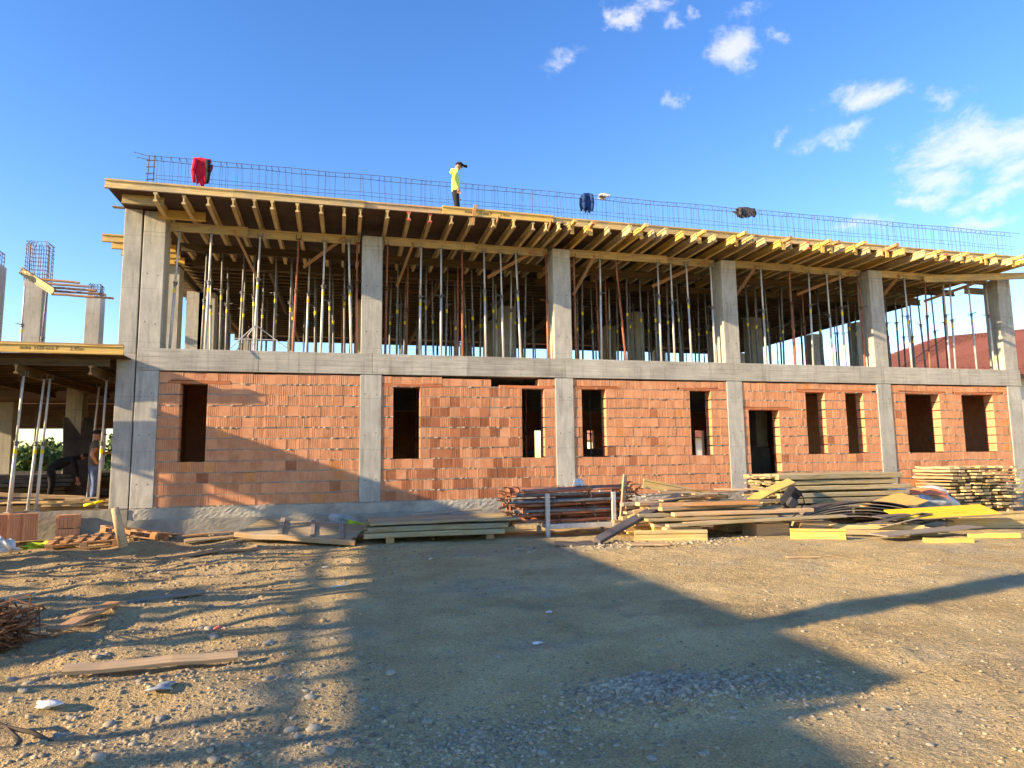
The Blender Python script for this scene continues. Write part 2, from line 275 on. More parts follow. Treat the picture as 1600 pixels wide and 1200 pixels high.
def plank_mesh(Ln, w, h, mat):
    k = (round(Ln, 1), round(w, 2), round(h, 3), mat, R.randrange(3))
    if k not in _pc:
        mb = MB(); n = 5; Lr = k[0]
        for i in range(n+1):
            x = -Lr/2+Lr*i/n; dz = R.uniform(-.2, .2)*min(h, .05); dy = R.uniform(-.05, .05)*w; c = min(w, h)*0.12
            mb.v += [(x, y+dy, z+dz) for y, z in ((-w/2+c, -h/2), (w/2-c, -h/2), (w/2, -h/2+c), (w/2, h/2-c), (w/2-c, h/2), (-w/2+c, h/2), (-w/2, h/2-c), (-w/2, -h/2+c))]
        for i in range(n):
            for q in range(8): mb.f.append((i*8+q, i*8+(q+1) % 8, i*8+8+(q+1) % 8, i*8+8+q)); mb.mi.append(0)
        mb.f += [tuple(range(7, -1, -1)), tuple(n*8+q for q in range(8))]; mb.mi += [0, 0]
        _pc[k] = mb.mesh('plank', mat)
    return _pc[k]
def plank(name, label, p0, p1, w, h, mat, cat='plank', group=None, roll=0.0, parent=None):
    Ln = (Vector(p1)-Vector(p0)).length
    return link(name, plank_mesh(Ln, w, h, mat), mw=frame(p0, p1, roll), label=label, cat=cat, group=group, parent=parent)
_hc = {}
HP = [(-.04, -.1), (.04, -.1), (.04, -.064), (.0135, -.055), (.0135, .055), (.04, .064), (.04, .1), (-.04, .1), (-.04, .064), (-.0135, .055), (-.0135, -.055), (-.04, -.064)]
def hbeam(label, p0, p1, mat='aged_yellow_wood', group=None, roll=0.0, name='formwork_beam', tips=None):
    Ln = round((Vector(p1)-Vector(p0)).length, 2); k = (Ln, mat, tips)
    if k not in _hc:
        mb = MB(); mb.extrude(HP, -Ln/2, Ln/2)
        if tips:
            mb.box(-Ln/2-.004, -Ln/2+.05, -.043, .043, .06, .103, 1); mb.box(-Ln/2-.004, -Ln/2+.05, -.043, .043, -.103, -.06, 1)
        _hc[k] = mb.mesh('formwork_beam', [mat, 'red_paint'])
    return link(name, _hc[k], mw=frame(p0, p1, roll), label=label, cat='beam', group=group)
def text(s, size, parent, mw, mat='lettering_ink'):
    cu = bpy.data.curves.new('lettering', 'FONT'); cu.body = s; cu.size = size; cu.extrude = 0.0008
    t = bpy.data.objects.new('lettering', cu); COL.objects.link(t); bpy.context.view_layer.update()
    me = bpy.data.meshes.new_from_object(t.evaluated_get(bpy.context.evaluated_depsgraph_get())); bpy.data.objects.remove(t); me.materials.clear(); me.materials.append(MATS[mat])
    return link('lettering', me, parent, mw=mw)
ORD = ['first', 'second', 'third', 'fourth', 'fifth', 'sixth', 'seventh', 'eighth', 'ninth', 'tenth', 'eleventh', 'twelfth', 'thirteenth', 'fourteenth', 'fifteenth', 'sixteenth']
BAY = ['leftmost bay', 'second bay', 'middle bay', 'fourth bay', 'rightmost bay']
# ------------------------------------------------------------------ terrain
def hsh(ix, iy, s):
    v = np.sin(ix*127.1+iy*311.7+s*74.7)*43758.5453; return v-np.floor(v)
def vn(x, y, s):
    ix = np.floor(x); iy = np.floor(y); fx = x-ix; fy = y-iy; fx = fx*fx*(3-2*fx); fy = fy*fy*(3-2*fy)
    a = hsh(ix, iy, s); b = hsh(ix+1, iy, s); c = hsh(ix, iy+1, s); d = hsh(ix+1, iy+1, s)
    return (a*(1-fx)+b*fx)*(1-fy)+(c*(1-fx)+d*fx)*fy-.5
def bump_(x, y, cx, cy, rx, ry, h): return h*np.exp(-(((x-cx)/rx)**2+((y-cy)/ry)**2))
def gz(x, y):
    x = np.asarray(x, float); y = np.asarray(y, float)
    near = np.clip((-y+0.5)/3, 0, 1)*np.clip((40-np.hypot(x, y+8))/20, 0, 1)
    z = -0.63 + 0.07*vn(x*.35, y*.35, 1)+0.045*vn(x*.9, y*.9, 2)+0.022*vn(x*2.6, y*2.6, 3)+0.016*vn(x*6, y*6, 4)+0.012*vn(x*14, y*14, 5)
    lf = np.clip((0.8-x)/3.0, 0, 1)
    z = z + lf*near*(0.15*vn(x*.55+y*.1, y*1.5, 6)+0.10*vn(x*1.6, y*3.0, 7)+0.045*vn(x*5, y*6, 8))
    z = z + bump_(x, y, -3.6, -1.9, .55, .5, .16)+bump_(x, y, -2.2, -.9, 1.6, .7, .13)+bump_(x, y, -1.6, -4.6, 1.0, .5, .10)+bump_(x, y, 2.2, -11.8, .8, .35, .05)
    tr = np.clip(1-((x-4.2-.25*(y+12))/1.1)**2, 0, 1)*np.clip((-y-9.6)/1.5, 0, 1)
    for off, amp_ in ((0.0, .022), (1.6, .02), (3.3, .014)):
        dd = (y+9.2+off)-.22*x-.25*np.sin(x*.5+off); z = z - amp_*np.exp(-(dd/.16)**2)*np.clip((x+1.5)/2, 0, 1) + amp_*.5*np.exp(-((np.abs(dd)-.3)/.1)**2)*np.clip((x+1.5)/2, 0, 1)
    z = z + 0.012*tr*np.sin((x*1.0-.35*y)*42)
    z = z + bump_(x, y, -4.2, 0.3, 1.2, 1.5, .08)
    return z
def grid_axis(a, b, st, far, lo):
    c = list(np.arange(a, b, st)); r = [b]; d = st
    while r[-1] < far: d *= 1.35; r.append(r[-1]+d)
    l = [a]; d = st
    while l[-1] > lo: d *= 1.35; l.append(l[-1]-d)
    return np.array(l[:0:-1]+c+r)
gx = grid_axis(-8, 19, .065, 900, -900); gy = grid_axis(-13.6, 0.2, .05, 900, -900)
X, Y = np.meshgrid(gx, gy); Z = gz(X, Y); far_ = np.hypot(X, Y) > 60; Z[far_] = -0.68
inside = (Y > 0.3) & (X > -30) & (X < 30) & (Y < 30); Z[inside] = np.minimum(Z[inside], -0.66)
nx, ny = len(gx), len(gy); ids = np.arange(nx*ny).reshape(ny, nx)
fc = np.stack([ids[:-1, :-1], ids[:-1, 1:], ids[1:, 1:], ids[1:, :-1]], -1).reshape(-1, 4)
def np_mesh(name, V, F, mat, smooth=False):
    me = bpy.data.meshes.new(name); k = F.shape[1]
    me.vertices.add(len(V)); me.vertices.foreach_set('co', np.ascontiguousarray(V, dtype=np.float32).ravel())
    me.loops.add(F.size); me.loops.foreach_set('vertex_index', np.ascontiguousarray(F, dtype=np.int32).ravel())
    me.polygons.add(len(F)); me.polygons.foreach_set('loop_start', np.arange(0, F.size, k, dtype=np.int32))
    try: me.polygons.foreach_set('loop_total', np.full(len(F), k, dtype=np.int32))
    except Exception: pass
    me.materials.append(MATS[mat])
    if smooth: me.polygons.foreach_set('use_smooth', np.ones(len(F), dtype=bool))
    me.update(calc_edges=True); me.validate(); return me
link('ground', np_mesh('ground', np.stack([X, Y, Z], -1).reshape(-1, 3), fc, 'dirt_ground', True), kind='structure')
def gh(x, y): return float(gz(x, y))
# ------------------------------------------------------------------ concrete frame
CW = [(-4.50, -4.04), (0.34, 0.84), (5.22, 5.71), (10.17, 10.65), (15.13, 15.62), (19.99, 20.52)]
def boxmesh(x0, x1, y0, y1, z0, z1, mat, bev=0.008):
    import bmesh
    bm = bmesh.new(); bmesh.ops.create_cube(bm, size=1)
    for v in bm.verts: v.co = ((x0+x1)/2+v.co.x*(x1-x0), (y0+y1)/2+v.co.y*(y1-y0), (z0+z1)/2+v.co.z*(z1-z0))
    if bev: bmesh.ops.bevel(bm, geom=bm.edges[:], offset=bev, segments=1, affect='EDGES')
    me = bpy.data.meshes.new('block'); bm.to_mesh(me); bm.free(); me.materials.append(MATS[mat]); return me
FR = empty('concrete_frame', 'two-storey grey concrete frame of columns and beams with brick infill below', 'building')
for i, (a, b) in enumerate(CW):
    top = 6.70 if i == 0 else 6.46
    link('column', boxmesh(a, b, 0, .5, 0, 3.028, 'concrete_column'), FR)
    link('column', boxmesh(a+.004, b-.004, .003, .5, 3.532, 6.20, 'concrete_column'), FR)
    link('column_head', boxmesh(a+.008, b-.006, .008, .495, 6.203, top, 'concrete_column'), FR)
    for yy in (6.0, 8.6, 14.0):
        link('column', boxmesh(a, b, yy, yy+.5, 0, 3.2, 'concrete_column', 0), FR); link('column', boxmesh(a, b, yy, yy+.5, 3.54, 6.3, 'concrete_column', 0), FR)
hole = MB(); hole.tube((0, .004, 0), (0, -.003, 0), .016, .013, 10); holem = hole.mesh('tie_hole', 'film_plywood')
for i, (a, b) in enumerate(CW):
    for zz in (.55, 1.6, 2.55, 4.1, 5.2): [link('tie_hole', holem, FR, loc=(xx+R.uniform(-.01, .01), 0 if zz < 3 else .003, zz+R.uniform(-.04, .04))) for xx in (a+.12, b-.12)]
cuts = [-4.50, -1.95, .62, 2.95, 5.5, 7.9, 10.4, 13.0, 15.4, 18.1, 20.55]
for a, b in zip(cuts, cuts[1:]): link('beam', boxmesh(a+.002, b-.002, -.014, .46, 3.03, 3.53, 'concrete_beam', .006), FR)
link('floor_slab', boxmesh(-4.49, 20.53, .47, 14.5, 3.22, 3.525, 'concrete_beam', 0), FR)
link('ground_slab', boxmesh(-4.49, 20.53, .02, 14.5, -.45, -.004, 'plinth_concrete', 0), FR)
def rough_wall(x0, x1, z0, z1, y, nx_, nz_, amp, depth=.3):
    mb = MB(); 
    for iz in range(nz_+1):
        for ix in range(nx_+1):
            e = 1 if 0 < iz < nz_ else .3
            mb.v.append((x0+(x1-x0)*ix/nx_, y-amp*e*R.random(), z0+(z1-z0)*iz/nz_+(R.uniform(-.012, .012) if iz == nz_ else 0)))
    for iz in range(nz_):
        for ix in range(nx_):
            o = iz*(nx_+1)+ix; mb.f.append((o, o+1, o+nx_+2, o+nx_+1)); mb.mi.append(0)
    o = len(mb.v)
    for ix in range(nx_+1): mb.v.append((x0+(x1-x0)*ix/nx_, y+depth, z1))
    for ix in range(nx_): mb.f.append((nz_*(nx_+1)+ix, nz_*(nx_+1)+ix+1, o+ix+1, o+ix)); mb.mi.append(0)
    return mb
link('plinth', rough_wall(-4.5, 20.6, -.25, -.004, -.035, 420, 6, .010).mesh('plinth', 'plinth_concrete'), FR)
link('footing', rough_wall(-4.5, 20.6, -.95, -.245, -.075, 420, 14, .005, .2).mesh('footing', 'plinth_concrete'), FR)
link('shear_wall', boxmesh(-4.86, -4.37, 6.0, 8.5, 3.54, 6.32, 'concrete_column', 0), FR); link('column', boxmesh(-4.95, -4.45, 3.2, 3.7, 3.54, 6.32, 'concrete_column', 0), FR)
# ------------------------------------------------------------------ brick infill walls
def brick_variant(seed):
    q = random.Random(seed); mb = MB(); w, h, d = .247, .230, .30; prof = []; x = -w/2; n = q.choice((5, 6, 7)); ribs = []
    for i in range(n):
        rw = w/n*q.uniform(.58, .86); gap = w/n-rw
        prof += [(x+gap*.5, 0 + q.uniform(0, .002)), (x+gap*.5+rw, q.uniform(0, .002))]
        if i < n-1: prof += [(x+gap*.5+rw+.001, .013), (x+w/n+gap*.3, .013)]
        x += w/n
    fr = [(a, y) for a, y in prof]; pts = [(-w/2, .004)]+fr+[(w/2, .004), (w/2, d), (-w/2, d)]
    k = len(pts); vs = [(a, y, z) for z in (-h/2, h/2) for a, y in pts]
    mb.add(vs, [(i, (i+1) % k, k+(i+1) % k, k+i) for i in range(k)]+[tuple(range(k-1, -1, -1)), tuple(range(k, 2*k))])
    return mb.mesh('brick', 'brick')
BV = [brick_variant(i) for i in range(8)]
def flat_brick():
    mb = MB(); mb.box(-.1235, .1235, 0, .3, -.117, .117); return mb.mesh('brick', 'brick')
BF = flat_brick()
wins = [[(-3.60, -3.03, 1.0, 2.74)], [(1.12, 1.76, 1.0, 2.74), (4.33, 4.92, 1.0, 2.74)], [(5.94, 6.60, 1.0, 2.76), (9.04, 9.67, 1.0, 2.74)],
        [(10.82, 11.78, -.1, 2.22), (12.68, 13.31, 1.0, 2.74), (14.02, 14.63, 1.0, 2.74)], [(16.12, 17.36, 1.0, 2.70), (18.2, 19.40, 1.0, 2.70)]]
lint = [[(-3.85, -2.55)], [(.86, 2.3), (3.75, 5.18)], [(5.73, 7.0), (8.75, 9.98)], [(10.68, 12.2), (12.4, 14.95)], [(15.9, 17.6), (17.95, 19.75)]]
wlab = ['brick infill wall with one narrow window opening beside the expansion joint', 'brick infill wall with damp dark blocks and a gap under the beam', 'orange brick infill wall with narrow windows at both ends',
        'brick infill wall with a doorway and two narrow windows', 'brick infill wall with two wide window openings at the right end']
def tint(x, z, bay, q):
    t = q.gauss(0, .03); c = [1+t, 1+t, 1+t]
    r = q.random()
    if bay == 1 and z < 2.75:     # damp darker blocks
        dens = math.exp(-((x-3.0)/1.5)**2-((z-1.75)/.75)**2)*.55+.22*(z < 1)
        if r < dens: k = q.uniform(.5, .68); return (k*1.02, k*.86, k*.82, 1)
        if r > .88: return (1.02, 1.08, 1.14, 1)
        return (.94, .91, .9, 1)
    if r < .025: k = q.uniform(.6, .75); return (k, k*.85, k*.8, 1)
    if r < .05: return (1.06, 1.0, .75, 1)
    if r > .88: return (1.02, 1.06, 1.10, 1)
    return (*c, 1)
def brick_wall(bay):
    x0 = CW[bay][1]+.006; x1 = CW[bay+1][0]-.006; q = random.Random(100+bay)
    root = empty('brick_wall', wlab[bay], 'wall', ((x0+x1)/2, .02, 0), group='brick infill walls of the ground floor'); cx = (x0+x1)/2
    mort = MB(); P = .25
    for row in range(12):
        z0 = row*P+.018; z1 = row*P+P-.004; zc = (z0+z1)/2
        segs = [(x0, x1)]
        for (a, b, c, d) in wins[bay]:
            if zc > c and zc < d-.05:
                ns = []
                for s0, s1 in segs:
                    if b <= s0 or a >= s1: ns.append((s0, s1))
                    else:
                        if a-s0 > .03: ns.append((s0, a))
                        if s1-b > .03: ns.append((b, s1))
                segs = ns
        sag = lambda xx: .006*math.sin(xx*1.7+row*1.3+bay)+.004*math.sin(xx*4.1+row)
        for s0, s1 in segs:
            x = s0; first = True
            while x < s1-.012:
                w = .249*q.uniform(.97, 1.015)
                if first and s0 == x0: w *= (1.0 if row % 2 else .5)+q.uniform(-.12, .12)
                first = False
                if s1-x-w < .07: w = s1-x
                xe = min(x+w, s1); xm = (x+xe)/2; zz0, zz1 = z0, z1
                if row == 11:
                    for li, (a, b) in enumerate(lint[bay]):
                        if a-.05 < xm < b+.05 and not (bay == 3 and li == 0): zz0 = 2.822
                if bay == 3 and row == 9 and lint[3][0][0] < xm < lint[3][0][1]: zz0 = 2.31
                skip = bay == 1 and row == 11 and 3.62 < xm < 4.72
                if bay == 1 and row == 11 and 2.2 < xm < 3.7: zz1 -= .045
                if not skip:
                    me = BF if q.random() < .13 else BV[q.randrange(8)]
                    dz = sag(xm)
                    o = link('brick', me, root, loc=(xm-cx, q.uniform(-.005, .005), (zz0+zz1)/2+dz), rot=(0, q.uniform(-.006, .006), 0)); o.scale = ((xe-x-.003)/.247, 1, (zz1-zz0)/.234)
                    o.color = tint(xm, zc, bay, q)
                x = xe
            # mortar bed: rough strip under the course
            n = max(2, int((s1-s0)/.06)); pts = [s0+(s1-s0)*i/n for i in range(n+1)]; o = len(mort.v)
            for xx in pts:
                f = .008+q.random()**5*(-.028); zb = row*P+sag(xx)+q.uniform(-.004, .004)
                mort.v += [(xx-cx, f, zb-.006), (xx-cx, f, zb+.020), (xx-cx, .29, zb+.020), (xx-cx, .29, zb-.006)]
            for i in range(n):
                for e in range(4): mort.f.append((o+i*4+e, o+i*4+(e+1) % 4, o+i*4+4+(e+1) % 4, o+i*4+4+e)); mort.mi.append(0)
    link('mortar', mort.mesh('mortar', 'mortar'), root)
    bk = MB()
    for i, (a, b) in enumerate(lint[bay]):
        zb = 2.745 if not (bay == 3 and i == 0) else 2.232
        link('lintel', boxmesh(a-cx, b-cx, -.004, .29, zb, zb+.07, 'lintel_clay', .004), root)
for b_ in range(5): brick_wall(b_)
# rear wall with openings
rw = empty('brick_wall', 'dark rear brick wall seen through the ground-floor window openings', 'wall', (8, 14.2, 0))
ops = [(-2.6, -1.8), (3.4, 3.75), (8.75, 9.3), (11.4, 11.75), (12.4, 12.8), (17.2, 17.7)]
mb = MB(); xp = -4.4
for a, b in ops: mb.box(xp-8, a-8, 0, .25, 0, 3.2); xp = b
mb.box(xp-8, 12.5, 0, .25, 0, 3.2)
for a, b in ops: mb.box(a-8.0, b-8.0, .003, .247, 0, .95); mb.box(a-8.0, b-8.0, .003, .247, 2.3, 3.2)
link('masonry', mb.mesh('masonry', 'brick'), rw)
ew = empty('brick_wall', 'brick end wall closing the right side of the ground floor', 'wall', (20.26, 7, 0))
mb = MB(); yp_ = -6.48
for a, b in ((-1.3, .6), (1.9, 3.6)): mb.box(0, .25, yp_, a, 0, 3.2); mb.box(.003, .247, a, b, 2.75, 3.2); mb.box(.003, .247, a, b, 0, .95); yp_ = b
mb.box(0, .25, yp_, 6.9, 0, 3.2); link('masonry', mb.mesh('masonry', 'brick'), ew)
ew = empty('brick_wall', 'brick end wall closing the left side of the ground floor', 'wall', (-4.45, 7, 0)); link('masonry', boxmesh(0, .25, -6.48, 6.9, 0, 3.2, 'brick', 0), ew)
pw = empty('darkening_partition', 'inner partition wall added to darken the two wide window openings', 'wall', (17.9, 5.2, 0)); link('masonry', boxmesh(-2.3, 2.6, 0, .2, 0, 3.2, 'brick', 0), pw)  # partitions added to keep the window openings dark
pw = empty('darkening_partition', 'inner partition wall added to darken the narrow window of the leftmost bay', 'wall', (-2.4, 3.6, 0)); link('masonry', boxmesh(-2.0, 1.6, 0, .2, 0, 3.2, 'brick', 0), pw)
# ------------------------------------------------------------------ left wing
WG = empty('concrete_frame', 'single-storey concrete frame of the open wing at the left edge', 'building', (-8, 3, 0))
def wcol(x0, x1, y0, y1, z0, z1, nm='column'): return link(nm, boxmesh(x0+8, x1+8, y0-3, y1-3, z0, z1, 'concrete_column'), WG)
wcol(-4.90, -4.53, .004, .5, 0, 3.40); wcol(-4.895, -4.535, .008, .5, 3.404, 6.72)
for x in (-9.1, -12.7):
    for y in (-17.5, -9.3, -4.6): wcol(x, x+.45, y, y+.45, -.7, 3.05)
wcol(-9.95, -9.72, 5.4, 5.9, 3.5, 6.74); wcol(-9.72, -9.20, 7.0, 7.4, 3.5, 6.70); wcol(-8.68, -8.23, 9.0, 9.45, 3.5, 6.74)
for x, y in ((-7.35, 4.2), (-9.9, 5.0), (-7.6, 9.0), (-5.9, 8.0), (-11, 9), (-9.6, 13), (-6.6, 13), (-13, 5)): wcol(x, x+.4, y, y+.4, 0, 3.05)
link('plinth', rough_wall(-6.5, 3.49, -.9, -.006, -3.06, 170, 16, .005).mesh('plinth', 'plinth_concrete'), WG)
link('ground_slab', boxmesh(-6.5, 3.47, -3.02, 11, -.4, -.008, 'shade_darkened_wood', 0), WG)  # floor takes the darkened wood colour to paint the wing's shade
link('added_dark_parapet', boxmesh(-6, 2.9, 9.6, 9.8, 0, .75, 'film_plywood', 0), WG); link('added_dark_rear_beam', boxmesh(-6, 3.2, 9.02, 9.95, 2.35, 3.30, 'plywood', 0), WG)  # added rear parapet and beam, coloured near-black to darken the wing
# deck over the visible wing
def sheet(label, x0, x1, y0, y1, z, mat='plywood', group=None, t=.021):
    o = link('plywood_sheet', boxmesh(-(x1-x0)/2, (x1-x0)/2, -(y1-y0)/2, (y1-y0)/2, 0, t, mat, 0), loc=((x0+x1)/2, (y0+y1)/2, z), label=label, cat='plywood', group=group); return o
for i in range(4):
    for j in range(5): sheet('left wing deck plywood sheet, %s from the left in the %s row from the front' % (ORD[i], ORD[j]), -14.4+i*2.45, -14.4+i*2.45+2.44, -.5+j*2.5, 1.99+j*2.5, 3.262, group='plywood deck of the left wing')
e1 = hbeam('bright yellow formwork beam with black lettering along the left wing deck edge', (-7.02, -.56, 3.385), (-4.60, -.56, 3.375), 'yellow_wood', name='formwork_beam')
text('doka  H20 eco P       2.45m', .105, e1, Matrix.Translation((-.72, -.0155, -.03)) @ Matrix.Rotation(math.pi/2, 4, 'X'))
hbeam('yellow formwork beam continuing the left wing deck edge beyond the frame', (-9.6, -.57, 3.385), (-7.04, -.57, 3.385), 'yellow_wood')
plank('timber_batten', 'orange batten lying flat on top of the lettered yellow beam', (-7.2, -.56, 3.495), (-4.64, -.56, 3.485), .09, .025, 'orange_wood', 'batten')
for x in (-6.62, -5.25, -8.0): hbeam('shaded main formwork beam running back under the left wing deck', (x, -.45, 2.955), (x, 5.2, 2.955), 'shade_darkened_wood', group='main beams under the left wing')
for k in range(14): hbeam('joist beam under the plywood of the left wing', (-9.4, -.25+k*.42, 3.158), (-4.95, -.25+k*.42, 3.158), 'shade_darkened_wood', group='joists under the left wing')
for n_, (x, y, a) in enumerate(((-6.4, 2.4, .4), (-6.0, 3.2, -.3), (-5.6, 2.8, .2), (-5.25, 2.2, -.2), (-6.9, 3.0, .9))):
    plank('loose_board', 'loose board lying on top of the left wing deck', (x-.6*math.cos(a), y-.6*math.sin(a), 3.31+.03*n_), (x+.6*math.cos(a), y+.6*math.sin(a), 3.45+.03*n_), .14, .03, 'orange_wood', 'board', 'loose boards on the left wing deck')
# wing running along the left of the yard (outside the frame), whose deck shades the yard
for k in range(6):
    ya = -15.4+k*2.42
    if k: sheet('plywood sheet decking the wing along the left of the yard', -10.98, -7.95, ya, ya+2.41, 3.30, group='plywood deck along the yard')
    else: sheet('short plywood sheet at the end of the yard wing deck', -10.98, -8.6, -18.6, -14.62, 3.30); sheet('plywood sheet next to the end of the yard wing deck', -10.98, -7.95, -14.61, ya+2.41, 3.30)
    if k in (0, 1): sheet('narrow plywood sheet at the outer deck edge of the yard wing', -11.27, -10.985, ya, ya+2.41, 3.30, group='narrow deck sheets along the yard')
for k in range(3):
    y0 = -15.4+k*4.86
    hbeam('edge beam of the wing along the left of the yard', (-7.96, max(y0, -14.6), 3.42), (-7.96, y0+4.84, 3.42), 'yellow_wood', group='edge beams along the yard')
    plank('edge_board', 'outer edge board of the wing along the left of the yard, %s' % ORD[k], (-11.2, y0, 3.15), (-11.2, y0+4.84, 3.15), .15, .05, 'raw_wood', 'board', 'edge boards along the yard')
    hbeam('inner main beam of the wing along the left of the yard', (-8.5, y0, 3.0), (-8.5, y0+4.84, 3.0), group='inner main beams along the yard')
for k in range(13):
    jy_ = -14.5+k*1.1+R.uniform(-.25, .25)
    hbeam('cross joist of the wing along the left of the yard', (-11.0, jy_, 3.195), (-7.95, jy_+R.uniform(-.2, .2), 3.205), group='cross joists along the yard')
wcol(-8.6, -8.15, -5.6, -5.15, 3.33, 6.5); wcol(-8.6, -8.15, -13.25, -12.75, 3.33, 6.6)
# ------------------------------------------------------------------ steel props
def prop_meshes(kind):
    main = {'galv': 'galvanized', 'dark': 'dark_galvanized', 'rust': 'rust_red_paint'}[kind]; D = {}
    mb = MB(); mb.tube((0, 0, .008), (0, 0, 1), .030, n=10); D['outer'] = mb.mesh('outer_tube', main, True)
    mb = MB(); mb.tube((0, 0, 0), (0, 0, 1), .0235, n=10); D['inner'] = mb.mesh('inner_tube', main, True)
    mb = MB(); mb.box(-.06, .06, -.06, .06, 0, .008); D['plate'] = mb.mesh('plate', main)
    mb = MB(); mb.tube((0, 0, -.07), (0, 0, 0), .036, n=10); mb.tube((0, 0, .0), (0, 0, .025), .05, n=10); mb.path([(.05, -.02, .0), (.10, -.07, .02), (.17, -.06, .03), (.13, .0, .03), (.05, .02, .01)], .007, 5); mb.path([(-.06, -.03, .05), (-.07, -.03, -.03), (.02, -.06, -.03)], .006, 5)
    D['collar'] = mb.mesh('collar', 'rust' if kind == 'rust' else 'dark_galvanized', True)
    mb = MB(); mb.tube((0, 0, -.05), (0, 0, .05), .0312, n=10, caps=False); D['sticker'] = mb.mesh('sticker', 'sticker_yellow', True)
    mb = MB(); mb.box(-.05, .05, -.06, .06, -.008, 0); [mb.tube((sx*.045, sy*.055, 0), (sx*.045, sy*.055, .10), .006, n=5) for sx in (-1, 1) for sy in (-1, 1)]; D['head'] = mb.mesh('fork_head', 'rust' if kind == 'rust' else 'dark_galvanized')
    return D
PM = {k: prop_meshes(k) for k in ('galv', 'dark', 'rust')}
def prop(label, base, top, kind='galv', group=None, detail=3, ch=None, sticker=True):
    base = Vector(base); top = Vector(top); H = (top-base).length
    q = (top-base).to_track_quat('Z', 'Y').to_euler(); q.z += R.uniform(-3, 3) if detail < 3 else R.uniform(-.5, .5)
    root = empty('steel_prop', label, 'prop', base, q, group); D = PM[kind]; ch = ch or R.uniform(1.5, 1.85)
    o = link('outer_tube', D['outer'], root); o.scale = (1, 1, ch)
    o = link('inner_tube', D['inner'], root, loc=(0, 0, ch-.2)); o.scale = (1, 1, H-ch+.2-.006)
    if detail >= 2:
        link('collar', D['collar'], root, loc=(0, 0, ch))
        if sticker and kind != 'rust': link('sticker', D['sticker'], root, loc=(0, 0, ch-.19))
    if detail >= 3:
        link('base_plate', D['plate'], root); link('fork_head', D['head'], root, loc=(0, 0, H-.001))
    return root
FZ, PZ = 3.534, 6.318
front = [[(-3.89, 'galv', .10), (-3.14, 'galv', .05), (-2.09, 'galv', .06), (-1.22, 'rust', .06), (-.59, 'galv', .05), (.12, 'galv', -.10), (.24, 'rust', 0)],
         [(.93, 'rust', .03), (1.77, 'galv', .04), (2.30, 'galv', .0, 0), (2.85, 'rust', .0), (3.45, 'galv', -.03), (3.90, 'galv', -.06, 0), (4.37, 'galv', -.1), (5.10, 'rust', 0)],
         [(5.87, 'rust', 0), (6.61, 'galv', 0, 0), (7.29, 'rust', -.2), (8.33, 'galv', 0), (8.75, 'galv', -.02, 0), (9.25, 'galv', -.04), (9.95, 'galv', 0, 0)],
         [(11.57, 'galv', .0), (12.56, 'rust', -.04), (13.19, 'galv', 0), (13.82, 'galv', 0, 0), (14.28, 'galv', 0), (14.98, 'rust', 0)],
         [(16.60, 'galv', 0), (17.36, 'rust', .03), (18.09, 'galv', .0), (18.31, 'galv', .05), (19.13, 'galv', -.05), (19.76, 'galv', 0, 0)]]
CLR = {'galv': 'galvanized', 'rust': 'rust-red', 'dark': 'dark'}
for b, row in enumerate(front):
    for i, it in enumerate(row):
        x, k, ln = it[:3]; st = len(it) < 4
        prop('%s steel prop, %s from the left in the front row of the %s' % (CLR[k], ORD[i], BAY[b]), (x, .2+R.uniform(-.05, .05), FZ), (x+ln, .2, PZ), k, 'front row of props upstairs', 3, None, st)
for b in range(5):
    xa, xb = CW[b][1]+.15, CW[b+1][0]-.1
    for ri, yy in enumerate((1.75, 3.15)):
        n = 9
        for i in range(n):
            x = xa+(xb-xa)*(i+R.uniform(.25, .8))/n; k = 'rust' if R.random() < .12 else ('dark' if R.random() < .78 else 'galv')  # dark steel favoured, putting the upper floor's shade into the colour
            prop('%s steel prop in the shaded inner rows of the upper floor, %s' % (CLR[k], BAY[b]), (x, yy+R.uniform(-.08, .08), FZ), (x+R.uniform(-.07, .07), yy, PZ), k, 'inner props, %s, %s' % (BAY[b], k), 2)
    for yy in (4.6, 6.6, 9.0, 11.4, 14.3):
        for i in range(4):
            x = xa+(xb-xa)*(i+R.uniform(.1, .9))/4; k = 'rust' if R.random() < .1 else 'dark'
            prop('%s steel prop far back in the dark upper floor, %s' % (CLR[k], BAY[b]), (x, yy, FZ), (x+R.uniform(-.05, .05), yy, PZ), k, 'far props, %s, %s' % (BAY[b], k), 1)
ti = 0
for x, y, zt, k, ln, wh in ((-6.72, -.1, 2.85, 'galv', .12, 'leftmost'), (-6.58, .42, 2.85, 'galv', .14, 'second from left'), (-6.40, .36, 2.85, 'galv', .10, 'third from left'), (-5.95, 1.9, 2.85, 'galv', .12, 'fourth from left'), (-5.28, .5, 2.85, 'galv', .05, 'nearest the tall column'), (-7.1, .9, 2.85, 'galv', .05, 'standing at the picture edge'), (-5.1, 1.4, 2.85, 'dark', .0, 'half hidden beside the column')):
    prop('galvanized prop with yellow band under the left wing, %s' % wh if k == 'galv' else 'dark prop under the left wing, half hidden beside the column', (x, y, 0), (x+ln, y, zt), k, 'props under the left wing', 3, 1.45)
for i in range(13):
    prop('dim steel prop far back under the left wing', (-11+R.random()*6, 4+R.random()*7, 0), (-11+R.random()*.0+0 if False else 0, 0, 0), 'dark', 'far props under the left wing', 1) if False else None
for i in range(12):
    x = -10.5+R.random()*5.4; y = 3.6+R.random()*7
    prop('dim steel prop far back under the left wing', (x, y, 0), (x, y, 2.85), 'dark', 'far props under the left wing', 1)
